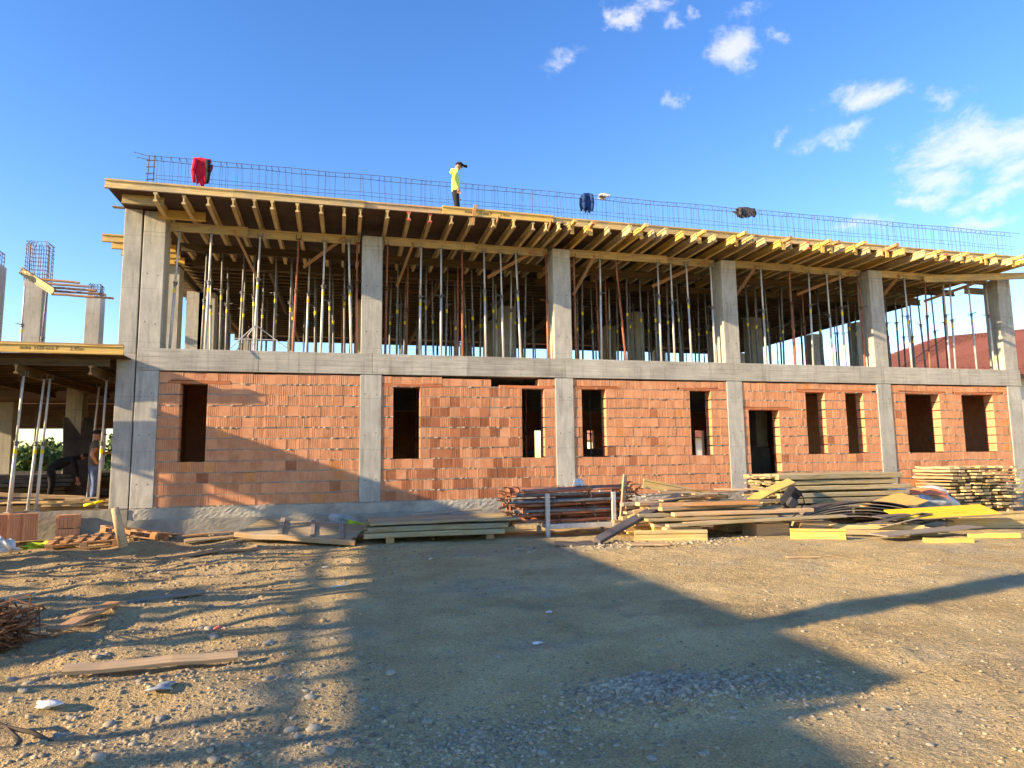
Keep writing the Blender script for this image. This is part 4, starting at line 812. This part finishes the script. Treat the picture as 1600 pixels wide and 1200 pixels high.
# stack B beside the doorway
for x in (10.5, 12.4): 
    for y in (-2.2, -1.5): bearer(x, y, GZ-.02, 'timber block under the tall plank stack', 'blocks under the tall plank stack', (.25, .35, .32))
for lay in range(6):
    for c in range(5):
        y = -2.45+c*.26+R.uniform(-.02, .02); z = GZ+.36+lay*.145+R.uniform(-.006, .006); x0 = 9.75+R.uniform(-.14, .14)+(.25 if lay < 2 else 0); L_ = 3.35+R.uniform(-.2, .2)+(.25 if lay < 4 else 0)
        plank('plank', ('front plank of the tall stack beside the doorway, %s layer from the bottom' % ORD[lay]) if c == 0 else 'plank behind the front ones in the %s layer of the tall stack' % ORD[lay], (x0, y, z), (x0+L_, y+.05, z+R.uniform(-.01, .01)), .25, .125 if c == 0 and lay == 5 else .105, 'weathered_wood', group='planks in the tall stack, %s layer' % ORD[lay] if c else 'front planks of the tall stack')
    for c in range(3): plank('plank_offcut', 'short yellow slat end sticking out of the left end of the tall stack', (9.42+R.uniform(-.1, .1), -2.4+c*.3, GZ+.36+lay*.145), (10.0, -2.4+c*.3, GZ+.37+lay*.145), .10, .035, 'aged_yellow_wood', 'plank', 'slat ends of the tall stack')
plank('plank', 'sunlit yellow plank propped diagonally against the tall stack', (8.55, -3.25, GZ+.62), (9.95, -2.8, GZ+1.0), .2, .06, 'yellow_wood', roll=.5)
bp_ = MB(); bp_.blob((0, 0, .16), (.25, .12, .19), 9, 4, .34, fr=2.0); bp_.blob((.12, -.10, .05), (.15, .07, .13), 4, 3, .35, fr=2.0)
bo = empty('backpack', 'black backpack slumped on the right end of the timber heap', 'backpack', (8.95, -3.85, GZ+.52), (.3, .55, .25)); link('bag_body', boxmesh(-.19, .19, -.10, .10, 0, .42, 'black_cloth', .08), bo); link('front_pocket', boxmesh(-.14, .14, -.17, -.09, .03, .24, 'grey_cloth', .035), bo); link('top_flap', boxmesh(-.17, .17, -.115, .08, .34, .45, 'black_cloth', .045), bo)
mb = MB(); mb.path([(.15, -.1, .4), (.28, -.12, .3), (.3, -.1, .1), (.24, -.1, -.1)], .016, 5); link('strap', mb.mesh('strap', 'black_cloth'), bo)
# bent plywood sheets and panels
def bent_sheet(label, p, L_, w, bow, mat, group=None, rz=0., rx=0.):
    mb = MB(); n = 14
    for i in range(n+1):
        t = i/n-.5; z = bow*(1-(2*t)**2)
        mb.v += [(t*L_, -w/2, z), (t*L_, w/2, z), (t*L_, w/2, z+.016), (t*L_, -w/2, z+.016)]
    for i in range(n):
        for e in range(4): mb.f.append((i*4+e, i*4+(e+1) % 4, i*4+4+(e+1) % 4, i*4+4+e)); mb.mi.append(0)
    mb.f += [(3, 2, 1, 0), (n*4, n*4+1, n*4+2, n*4+3)]; mb.mi += [0, 0]
    return link('bent_plywood_sheet', mb.mesh('sheet', mat), loc=p, rot=(rx, 0, rz), label=label, cat='plywood', group=group)
for i in range(6): bent_sheet('thin bowed plywood sheet in the flat pile behind the loose beams', (10.35+.12*i, -3.75+.05*i, GZ+.10+i*.055), 2.6, .7, .17, 'film_plywood' if i % 2 else 'grey_wood', 'bowed plywood sheets', rz=R.uniform(-.08, .05), rx=-.05)
for i in range(16):
    x, y = 11.1+R.uniform(-.5, 1.3), -4.4+R.uniform(-.6, .7); a = R.uniform(-.9, .3); z = GZ+.08+i*.018
    link('plywood_offcut', boxmesh(-.4, .4, -.12, .12, 0, .018, R.choice(['film_plywood', 'film_plywood', 'grey_wood', 'raw_wood']), 0), loc=(x, y, z), rot=(R.uniform(-.25, .1), R.uniform(-.2, .2), a), label='broken plywood offcut in the scrap heap at the right', cat='plywood', group='plywood offcuts in the scrap heap')
sc_ = link('orange_panel', boxmesh(-.85, .85, -.35, .35, 0, .027, 'orange_plywood', .003), loc=(12.55, -3.0, GZ+.42), rot=(.25, -.14, .30), label='orange-brown plywood panel tilted on the scrap heap', cat='panel')
yp = empty('shuttering_board', 'bright yellow formwork panel with black lettering resting on the timbers', 'panel', (12.05, -4.75, GZ+.36), (.28, -.03, -.12)); link('board', boxmesh(-1.12, 1.12, -.28, .28, 0, .027, 'panel_yellow', .003), yp)
link('edge_strip', boxmesh(-1.122, 1.122, -.284, -.28, .001, .022, 'raw_wood', 0), yp)
for dx in (-.85, .18): text('Doka  3-SO', .055, yp, Matrix.Translation((dx, -.12, .0272)))
for i, (p0, p1, s) in enumerate((((11.3, -6.0, GZ+.05), (12.15, -6.25, GZ+.05), .09), ((10.0, -6.25, GZ+.05), (10.75, -6.55, GZ+.05), .09))): plank('timber_block', 'short square yellow timber lying on the ground, %s' % ('right one' if i == 0 else 'left one'), p0, p1, .10, .10, 'yellow_wood', 'timber')
hbeam('yellow formwork beam lying on the ground with its end facing the yard', (8.2, -5.0, GZ+.11), (9.05, -5.45, GZ+.11), 'yellow_wood')
hbeam('long yellow beam lying flat behind the brown board', (8.95, -4.7, GZ+.10), (11.0, -5.55, GZ+.06), 'aged_yellow_wood', roll=1.57); hbeam('second yellow beam lying under the scrap heap', (9.6, -4.4, GZ+.14), (11.3, -4.95, GZ+.12), 'aged_yellow_wood', roll=1.57)
plank('board', 'wide brown board lying across the short timbers', (9.5, -5.75, GZ+.115), (11.9, -5.6, GZ+.17), .42, .025, 'grey_wood', 'board'); 
hbeam('pale yellow beam under the bright panel at the right edge', (12.3, -4.6, GZ+.12), (14.6, -5.0, GZ+.10), 'aged_yellow_wood'); hbeam('second pale beam at the right picture edge behind the yellow panel', (13.3, -4.0, GZ+.12), (15.6, -4.3, GZ+.2), 'aged_yellow_wood')
# stack C: slatted boards at right edge
for lay in range(13):
    for c in range(7):
        x = 15.9+c*.36+R.uniform(-.05, .05); z = GZ+.14+lay*.088
        plank('board_end', 'narrow board in the crosswise stack at the right edge, %s layer from the bottom' % ORD[lay], (x-.15, -1.75+R.uniform(-.10, .10), z), (x-.15, -.55, z), .26 if (c+lay) % 2 else .16, R.choice((.035, .05, .06)), R.choice(['aged_yellow_wood', 'weathered_wood', 'raw_wood']), group='crosswise stack boards, %s layer' % ORD[lay], cat='board')
for x in (16.1, 17.6): bearer(x, -1.1, GZ-.03, 'bearer under the crosswise board stack', 'bearers under the crosswise stack', (.15, 1.3, .14))
# rubbish bags
bags = [((13.75, -1.9), (.42, .35, .38), 'plastic_grey', 'dark grey rubbish sack at the left of the bag heap'), ((14.35, -2.0), (.55, .4, .42), 'plastic_grey', 'grey translucent rubbish sack in the middle of the bag heap'), ((13.9, -1.4), (.5, .4, .62), 'plastic_white', 'white rubbish sack at the back of the bag heap'),
        ((15.0, -1.6), (.55, .45, .58), 'plastic_white', 'white film sack at the right of the bag heap'), ((15.25, -1.35), (.34, .13, .52), 'plastic_yellow', 'yellow plastic sack on top right of the bag heap'), ((13.55, -1.6), (.2, .15, .5), 'plastic_yellow', 'small yellow plastic bag at the left of the bag heap')]
for i, ((x, y), r, mt, lb) in enumerate(bags):
    mb = MB(); mb.blob((0, 0, r[2]*.6), (r[0], r[1], r[2]*.65), 20+i, 4, .34, flat=.75, fr=2.1); link('rubbish_bag', mb.mesh('rubbish_bag', mt, True), loc=(x, y, GZ-.05), label=lb, cat='bag')
bent_sheet('orange plastic sheet draped over the rubbish bags', (14.55, -1.95, GZ+.5), 1.0, .32, .14, 'plastic_orange', rz=-.45, rx=.5)
# flat plank stack D
for lay in range(3):
    for c in range(5):
        y = -2.62+c*.245; z = GZ+.13+lay*.115; x0 = .42+R.uniform(-.06, .06)+lay*.03
        plank('plank', ('front plank of the low flat stack before the second bay, %s layer' % ORD[lay]) if c == 0 else 'greenish plank behind the front in the %s layer of the low flat stack' % ORD[lay], (x0, y, z), (x0+2.85+R.uniform(-.1, .15), y-.06, z+.012), .235, .10 if lay < 2 else .05, 'weathered_wood', group='planks in the low flat stack, %s layer' % ORD[lay] if c else 'front planks of the low flat stack')
for x in (.9, 2.9): bearer(x, -2.1, GZ-.03, 'bearer under the low flat plank stack', 'bearers under the low flat stack', (.16, 1.1, .12))
plank('loose_board', 'thin dark board lying on the back of the low flat stack', (1.4, -1.5, GZ+.42), (3.0, -1.3, GZ+.47), .12, .03, 'grey_wood', 'board')
# boarded platform E
pf = empty('board_platform', 'tilted platform of weathered boards with battens before the leftmost bay', 'pallet', (-.75, -1.75, GZ+.22), (.18, .07, -.30))
for c in range(5): link('board', plank_mesh(2.3, .19, .03, 'weathered_wood'), pf, loc=(R.uniform(-.06, .06), -.42+c*.205, 0))
for x in (-.5, .15, .75): link('batten', plank_mesh(1.15, .09, .035, 'grey_wood'), pf, loc=(x, 0, .036), rot=(0, 0, 1.9))
link('edge_beam', plank_mesh(2.4, .08, .10, 'raw_wood'), pf, loc=(0, -.57, -.02))
for i in range(7):
    x, y = -1.9+R.uniform(-.9, 1.2), -1.1+R.uniform(-.5, .3); a = R.uniform(-.5, .5); plank('scrap_board', 'scrap board strewn along the foot of the leftmost wall', (x-.5, y-.5*a, gh(x, y)+.05), (x+.5, y+.5*a, gh(x, y)+.09), .13, .03, R.choice(['grey_wood', 'orange_wood', 'raw_wood']), 'board', 'scrap boards along the leftmost wall')
mb = MB(); mb.blob((0, 0, .15), (.30, .2, .24), 31, 4, .36, flat=.7, fr=2.2); link('rubbish_bag', mb.mesh('rubbish_bag', 'plastic_grey', True), loc=(-.05, -1.0, GZ), label='pale plastic sack beside the boarded platform', cat='bag')
mb = MB(); mb.blob((0, 0, .1), (.3, .15, .14), 32, 4, .45, flat=.6, fr=2.6); link('plastic_wrap', mb.mesh('plastic_wrap', 'plastic_lime', True), loc=(.22, -1.25, GZ+.04), label='lime-green plastic wrap left of the low plank stack', cat='plastic')
mb = MB(); mb.blob((0, 0, .05), (.1, .07, .09), 33, 2, .3); link('plastic_wrap', mb.mesh('plastic_wrap', 'plastic_yellow', True), loc=(3.55, -1.6, GZ+.1), label='small yellow plastic scrap left of the prop rack', cat='plastic')
# left: pallets, stake, hollow bricks
def pallet(label, loc, rot, mat):
    t = empty('pallet', label, 'pallet', loc, rot, 'wooden pallets at the left')
    for c in range(6): link('slat', plank_mesh(.8, .11, .022, mat), t, loc=(-.55+c*.22, 0, .13), rot=(0, 0, 1.571))
    for y in (-.36, 0, .36):
        link('stringer', plank_mesh(1.2, .09, .022, mat), t, loc=(0, y, .108)); link('skid', plank_mesh(1.2, .09, .022, mat), t, loc=(0, y, .011))
        for x in (-.53, 0, .53): link('block', boxmesh(x-.06, x+.06, y-.045, y+.045, .023, .096, mat, .003), t)
pallet('reddish wooden pallet lying near the left wing', (-4.75, -1.55, GZ+.06), (.08, -.05, .15), 'orange_wood'); pallet('broken dark pallet tipped behind the round stake', (-4.0, -1.0, GZ+.12), (-.15, .12, -.35), 'orange_wood')
mb = MB(); mb.tube((0, 0, -.1), (-.22, .05, .70), .085, .07, 12); link('wooden_stake', mb.mesh('wooden_stake', 'raw_wood', True), loc=(-3.95, -2.1, gh(-3.95, -2.1)), label='thick round wooden stake standing tilted in the dirt', cat='stake')
HB = brick_variant(77)
for i, (x, y, z, rz) in enumerate(((-6.6, -.55, GZ+.05, .5), (-6.35, -.62, GZ+.05, .5), (-6.1, -.6, GZ+.05, .5))):
    t = empty('hollow_block', 'tall orange hollow block standing at the left edge, %s' % ORD[i], 'block', (x, y, z), (0, 0, rz)); link('clay_body', HB, t, loc=(0, 0, .3)).scale = (1, .9, 2.3)
t = empty('hollow_block', 'orange ribbed hollow blocks stacked against the wing plinth', 'block', (-5.55, -.40, GZ+.02)); link('clay_body', HB, t, loc=(0, 0, .12)).scale = (1.5, .9, 1.15); link('clay_body', BV[1], t, loc=(0, .01, .40)).scale = (1.5, .9, 1.15)
mb = MB(); mb.blob((0, 0, .06), (.22, .2, .17), 41, 4, .34, flat=.6, fr=2.2); link('plastic_sack', mb.mesh('plastic_sack', 'plastic_white', True), loc=(-6.15, -1.55, GZ), label='crumpled white plastic sack at the left picture edge', cat='bag')
mb = MB(); mb.blob((0, 0, .03), (.36, .12, .09), 42, 4, .5, flat=.5, fr=2.8); link('plastic_wrap', mb.mesh('plastic_wrap', 'plastic_lime', True), loc=(-5.55, -1.35, GZ), label='yellow-green plastic wrap beside the white sack', cat='plastic')
# things under the left wing
for i in range(9):
    x, y = -6.1+R.uniform(-.9, .7), .5+R.random()*1.8; a = R.uniform(-.25, .25); plank('loose_board', 'loose board strewn on the floor under the left wing', (x-.8, y-.8*a, .04+.02*i), (x+.8, y+.8*a, .05+.02*i), .13, .035, R.choice(['raw_wood', 'grey_wood', 'aged_yellow_wood']), 'board', 'boards on the floor of the left wing')
plank('long_plank', 'long sunlit plank lying across the floor under the left wing', (-7.4, .9, .34), (-5.75, 1.1, .22), .1, .09, 'raw_wood')
sheet('tall dark plywood board leaning inside the left wing', -.35, .35, -1.2, 1.2, 0, 'film_plywood'); o = COL.objects[-1]; o.location = (-6.9, 4.0, 1.1); o.rotation_euler = (1.25, .0, .5); o.name = 'plywood_board'
mb = MB(); mb.path([(.2, .05, .03), (.4, 0, .07), (.55, .1, .12)], .03, 8); link('yellow_hose', mb.mesh('yellow_hose', 'sticker_yellow', True), loc=(-5.7, .35, .05), label='yellow sleeve lying on the boards by the corner column', cat='hose')
# rebar bundle
rb = empty('stirrup_bundle', 'heap of rusty bent stirrups at the left picture edge', 'rebar', (-3.02, -9.2, gh(-3.02, -9.2)-.03))
for i in range(230):
    c = Vector((R.uniform(-.6, .22), R.uniform(-.25, .25), R.uniform(.03, .30))); a, b = R.uniform(.08, .16), R.uniform(.1, .2); th, ph = R.uniform(0, 3.1), R.uniform(-.8, .8)
    u = Vector((math.cos(th), math.sin(th), math.sin(ph)*.5)).normalized()*a; v = Vector((R.gauss(0, 1), R.gauss(0, 1), R.gauss(0, .8))).normalized()*b
    mb = MB(); pts = [c+u+v, c-u+v, c-u-v, c+u-v, c+u+v*.9]; pts = [Vector((p.x, p.y, max(p.z, .008))) for p in pts]; mb.path(pts, .0075, 4); link('stirrup', mb.mesh('stirrup', 'rust'), rb)
plank('foreground_plank', 'long weathered plank lying in the stony foreground at the left', (-2.02, -10.32, gh(-2, -10.3)+.05), (-.80, -10.12, gh(-.8, -10.1)+.06), .11, .034, 'raw_wood', roll=.25)
plank('loose_board', 'short board lying by the stirrup heap', (-2.6, -8.9, gh(-2.6, -8.9)+.06), (-2.35, -8.0, gh(-2.3, -8)+.05), .14, .03, 'orange_wood', 'board'); plank('loose_board', 'flat board at the left picture edge above the stirrup heap', (-4.2, -7.3, gh(-4.2, -7.3)+.04), (-3.5, -7.0, gh(-3.5, -7)+.04), .22, .03, 'raw_wood', 'board')
plank('loose_board', 'dark half-buried board in the ruts at the left', (-2.35, -7.6, gh(-2.35, -7.6)+.03), (-1.6, -7.3, gh(-1.6, -7.3)+.04), .12, .03, 'grey_wood', 'board')
plank('loose_board', 'brown board lying left of the boarded platform', (-3.0, -3.0, gh(-3, -3)+.03), (-2.2, -2.8, gh(-2.2, -2.8)+.05), .2, .03, 'orange_wood', 'board'); plank('loose_board', 'narrow brown board beside another left of the platform', (-2.1, -2.8, gh(-2.1, -2.8)+.03), (-1.2, -2.75, gh(-1.2, -2.75)+.03), .1, .03, 'orange_wood', 'board')
plank('grey_slab', 'flat grey slab lying before the prop rack', (3.75, -4.3, gh(4, -4.3)+.03), (4.45, -4.45, gh(4.4, -4.4)+.03), .38, .05, 'film_plywood', 'slab'); plank('plywood_piece', 'small pale plywood pieces on the ground before the timber heap', (4.95, -4.95, gh(5, -5)+.02), (5.6, -5.05, gh(5.6, -5)+.03), .3, .025, 'raw_wood', 'plywood')
plank('loose_board', 'thin board lying alone on the sunlit dirt', (6.7, -6.9, gh(6.7, -6.9)+.02), (7.2, -7.05, gh(7.2, -7)+.02), .09, .02, 'raw_wood', 'board')
for i, (x, y, mt, lb) in enumerate(((-.25, -5.55, 'plastic_white', 'white scrap of paper at the top of the ruts'), (1.35, -5.35, 'plastic_white', 'small white scrap on the shaded dirt in the middle'), (2.07, -9.35, 'plastic_white', 'white tube end lying on the shaded dirt'), (1.66, -10.33, 'plastic_white', 'white shell-like scrap on the shaded dirt'), (-1.15, -9.05, 'plastic_red', 'red crumpled wrapper among the stones'), (-2.2, -5.6, 'plastic_white', 'white rag-like scrap left of the ruts'), (-1.85, -11.0, 'plastic_white', 'torn white plastic in the lower left'), (-1.2, -10.85, 'plastic_grey', 'clear plastic film among the stones below the plank'), (-2.6, -5.2, 'plastic_white', 'tiny white scrap nearer the pallets'))):
    mb = MB(); s = .055 if i in (6, 7) else .03; mb.blob((0, 0, .01), (s*1.5, s, s*.35), 50+i, 2, .4); link('litter', mb.mesh('litter', mt, True), loc=(x, y, gh(x, y)+.01), rot=(0, 0, i), label=lb, cat='litter')
mb = MB(); mb.path([(0, 0, .02), (.15, .0, .03), (.22, .1, .05)], .008, 5); link('wire_bit', mb.mesh('wire_bit', 'plastic_white'), loc=(-.15, -7.05, gh(-.1, -7)), label='white bent strip lying in the shade in the middle left', cat='wire')
for i, (x, y) in enumerate(((-2.3, -11.3), (-2.15, -11.35))):
    mb = MB(); mb.path([(0, 0, .12), (.22, .05, .10), (.42, .0, .07), (.6, -.1, .03), (.68, -.3, .02)], .013, 5); link('dry_branch', mb.mesh('dry_branch', 'bark'), loc=(x, y-.1*i, gh(x, y)), rot=(0, 0, .2*i-.3), label='dry brown branch in the lower left corner, %s' % ('upper one' if i == 0 else 'lower one'), cat='branch')
# ------------------------------------------------------------------ stones
ico_v = None
def ico():
    import bmesh
    bm = bmesh.new(); bmesh.ops.create_icosphere(bm, subdivisions=1, radius=1); v = np.array([x.co[:] for x in bm.verts]); f = np.array([[q.index for q in p.verts] for p in bm.faces]); bm.free(); return v, f
IV, IF = ico()
rng = np.random.default_rng(5)
def scatter(name, n, smin, smax, mat, posf, label=None, cat=None, pw=2.6):
    P = posf(n); s = smin+(smax-smin)*rng.random(n)**pw
    k = len(IV); sc = np.stack([s*rng.uniform(.7, 1.35, n), s*rng.uniform(.6, 1.1, n), s*rng.uniform(.35, .8, n)], -1)
    jit = 1+rng.uniform(-.28, .28, (n, k, 1)); V = IV[None]*jit*sc[:, None, :]; a = rng.uniform(0, 6.28, n); ca, sa = np.cos(a)[:, None], np.sin(a)[:, None]
    x = V[..., 0]*ca-V[..., 1]*sa; y = V[..., 0]*sa+V[..., 1]*ca; V = np.stack([x, y, V[..., 2]], -1)
    z = gz(P[:, 0], P[:, 1])+sc[:, 2]*.10; V = V+np.stack([P[:, 0], P[:, 1], z], -1)[:, None, :]
    F = (IF[None]+(np.arange(n)*k)[:, None, None]).reshape(-1, 3)
    return link(name, np_mesh(name, V.reshape(-1, 3), F, mat), kind='stuff', label=label, cat=cat)
def view_pos(n, dmin=3.4, dmax=14, pw=1.0):
    out = []
    while len(out) < n:
        d = dmin*(dmax/dmin)**(rng.random()**pw); t = rng.uniform(-.84, .84); fx, fy = math.sin(YAW), math.cos(YAW)
        x = fx*d+t*d*fy; y = -16.09+fy*d-t*d*fx
        if y < -.15: out.append((x, y))
    return np.array(out)
def left_pos(n):
    P = view_pos(n*5, 3.4, 9); w = np.exp(-((P[:, 0]+1.0+.35*(P[:, 1]+10.5))/1.1)**2); return P[np.argsort(-w*rng.random(len(P)))[:n]]
def clump(cx, cy, rx, ry):
    return lambda n: np.stack([cx+rng.normal(0, rx, n), cy+rng.normal(0, ry, n)], -1)
scatter('pebbles', 12000, .003, .017, 'pebble', view_pos, 'small pebbles scattered all over the dirt yard', 'gravel', 3)
scatter('pebbles', 4200, .004, .024, 'pebble', left_pos, 'thick band of river gravel in the lower left of the yard', 'gravel', 2.6)
scatter('gravel', 2200, .005, .028, 'grey_gravel', clump(2.1, -11.75, .33, .16), 'patch of crushed grey gravel in the shaded foreground', 'gravel', 2)
scatter('gravel', 1000, .005, .024, 'grey_gravel', clump(3.0, -11.8, .28, .2), 'grey gravel at the tip of the shadow', 'gravel', 2)
scatter('gravel', 1500, .004, .02, 'grey_gravel', clump(.9, -12.2, .35, .2), 'grey gravel along the bottom of the picture', 'gravel', 2)
scatter('earth_clods', 2000, .008, .04, 'earth_clods', clump(-2.2, -4.6, 1.6, 1.8), 'crumbled brown earth clods in the ruts at the left', 'earth', 2.6)
scatter('rubble', 900, .012, .06, 'pebble', clump(-2.4, -.8, 1.2, .28), 'crumbled rubble along the foot of the leftmost wall', 'rubble', 2)
scatter('rubble', 700, .012, .05, 'pebble', clump(5.5, -4.6, 1.2, .35), 'stony crumbs in front of prop rack and timber heap', 'rubble', 2.2)
sv_ = []
for i in range(6): mb = MB(); mb.blob((0, 0, 0), (1, .75, .5), 70+i, 2, .22); sv_.append(mb.mesh('stone', 'stone', True))
for i, (x, y) in enumerate(view_pos(190, 3.5, 10.5)):
    s = .014+.026*R.random()**2*(1.5 if x < 0 else 1); o = link('stone', sv_[i % 6], loc=(x, y, gh(x, y)+s*.08), rot=(0, 0, R.uniform(0, 6)), label='rounded stone lying loose on the dirt yard', cat='stone', group='loose stones on the yard'); o.scale = (s, s, s)
for i, (x, y) in enumerate(left_pos(60)):
    s = .02+.04*R.random()**2; o = link('stone', sv_[i % 6], loc=(x, y, gh(x, y)+s*.1), rot=(0, 0, R.uniform(0, 6)), label='river stone in the gravel band at the lower left', cat='stone', group='river stones at the lower left'); o.scale = (s, s, s)
# ------------------------------------------------------------------ background
def tiled_roof(parent, name, quad, mat, rows, cols):
    a, b, c, d = [Vector(q) for q in quad]; mb = MB(); nn = (b-a).cross(d-a).normalized(); nn = -nn if nn.z < 0 else nn; mb.add([p_+nn*.0 for p_ in (a, b, c, d)], [(0, 1, 2, 3)])
    for r in range(rows):
        l0, r0 = a.lerp(d, r/rows), b.lerp(c, r/rows); l1, r1 = a.lerp(d, (r+1)/rows), b.lerp(c, (r+1)/rows); o = len(mb.v)
        for k in range(cols+1):
            t = k/cols; hh = nn*(.045+.012*math.cos(k*math.pi)); mb.v += [tuple(l0.lerp(r0, t)+hh+nn*.03), tuple(l1.lerp(r1, t)+hh)]
        for k in range(cols): mb.f.append((o+k*2, o+k*2+2, o+k*2+3, o+k*2+1)); mb.mi.append(0)
    return link(name, mb.mesh(name, mat), parent)
h1 = empty('house', 'house with large red tiled roof behind the right end of the building', 'house', (0, 0, 0))
tiled_roof(h1, 'roof_slope', [(35.2, 19.6, 6.35), (64, 19.6, 6.35), (60, 25, 11.6), (44.6, 24, 9.85)], 'roof_tile', 26, 90)
tiled_roof(h1, 'roof_slope', [(35.2, 30, 6.35), (35.2, 19.6, 6.35), (44.6, 24, 9.85), (44.6, 25.5, 9.85)], 'roof_tile', 20, 30)
link('wall', boxmesh(36, 63, 20.4, 30, -.7, 6.4, 'white_render', 0), h1); link('eave', boxmesh(35.2, 64, 19.5, 19.7, 6.1, 6.34, 'bark', 0), h1)
for k in range(6): w_ = link('window', boxmesh(38+k*4.3, 39.4+k*4.3, 20.34, 20.39, 2.0, 3.6, 'dark_glass', 0), h1); link('sill', boxmesh(37.9+k*4.3, 39.5+k*4.3, 20.22, 20.39, 1.9, 1.99, 'white_render', 0), w_)
def house(label, x0, x1, y0, y1, ze, zr, rmat):
    h = empty('house', label, 'house', (0, 0, 0)); ym = (y0+y1)/2
    link('wall', boxmesh(x0, x1, y0, y1, -.7, ze, 'white_render', 0), h)
    tiled_roof(h, 'roof_slope', [(x0-.5, y0-.6, ze-.15), (x1+.5, y0-.6, ze-.15), (x1-1.5, ym, zr), (x0+1.5, ym, zr)], rmat, 14, 40); tiled_roof(h, 'roof_slope', [(x1+.5, y1+.6, ze-.15), (x0-.5, y1+.6, ze-.15), (x0+1.5, ym, zr), (x1-1.5, ym, zr)], rmat, 4, 10)
    mb = MB(); mb.add([(x0-.5, y0-.6, ze-.15), (x0-.5, y1+.6, ze-.15), (x0+1.5, ym, zr)], [(0, 1, 2)]); link('hip', mb.mesh('hip', rmat), h); mb = MB(); mb.add([(x1+.5, y0-.6, ze-.15), (x1+.5, y1+.6, ze-.15), (x1-1.5, ym, zr)], [(0, 1, 2)]); link('hip', mb.mesh('hip', rmat), h)
    k = x0+1
    while k < x1-1.5: link('window', boxmesh(k, k+1.1, y0-.03, y0-.01, 1.0, 2.4, 'dark_glass', 0), h); k += 2.6
house('white house with red roof glimpsed through the two narrow right windows', 20, 34, 32, 41, 2.6, 5.2, 'roof_tile'); house('white house with dark roof glimpsed behind the rightmost openings', 36, 50, 40, 50, 2.7, 6.0, 'dark_roof_tile'); house('low white house glimpsed through the middle bay windows', 4, 14, 38, 46, 2.7, 5.4, 'roof_tile')
def bush(label, x, y, h, w, seed, name='bush'):
    q = np.random.default_rng(seed); t = empty(name, label, 'tree', (x, y, -.68)); n = 2600; c = q.normal(0, 1, (9, 3))*np.array([w*.33, w*.33, h*.16])+np.array([0, 0, h*.6]); ci = q.integers(0, 9, n); d = q.normal(0, 1, (n, 3)); d /= np.linalg.norm(d, axis=1)[:, None]; P = c[ci]+d*(q.random((n, 1))**.4)*np.array([w*.24, w*.24, h*.25])
    P[:, 2] = np.clip(P[:, 2], .05, None); a = q.normal(0, 1, (n, 3)); a /= np.linalg.norm(a, axis=1)[:, None]; b = np.cross(a, q.normal(0, 1, (n, 3))); b /= np.linalg.norm(b, axis=1)[:, None]; s = q.uniform(.09, .2, (n, 1))
    V = np.stack([P-a*s-b*s*.5, P+a*s-b*s*.5, P+a*s*.7+b*s*.6, P-a*s*.7+b*s*.6], 1).reshape(-1, 3); link('crown', np_mesh('crown', V, np.arange(4*n).reshape(-1, 4), 'leaf'), t)
    mb = MB(); mb.tube((0, 0, -.1), (0, 0, h*.6), .09, .04, 7)
    for k in range(4): mb.tube((0, 0, h*.3), (w*.25*math.cos(k*1.6), w*.25*math.sin(k*1.6), h*.7), .045, .015, 6)
    link('trunk', mb.mesh('trunk', 'bark'), t)
for i, (x, y, h, w) in enumerate(((-22.5, 32, 2.9, 4.2), (-20, 33, 3.2, 4.2), (-17.6, 31, 2.7, 4.0), (-15.6, 32, 3.3, 3.8), (-13.6, 31, 2.6, 4), (-25, 33, 3.0, 5))): bush('green bush far behind the left wing, %s from the left' % ORD[(3, 2, 4, 1, 5, 0)[i]] if False else 'leafy green bush far behind the open left wing', x, y, h, w, 200+i); COL.objects[-3]['group'] = 'bushes behind the left wing'
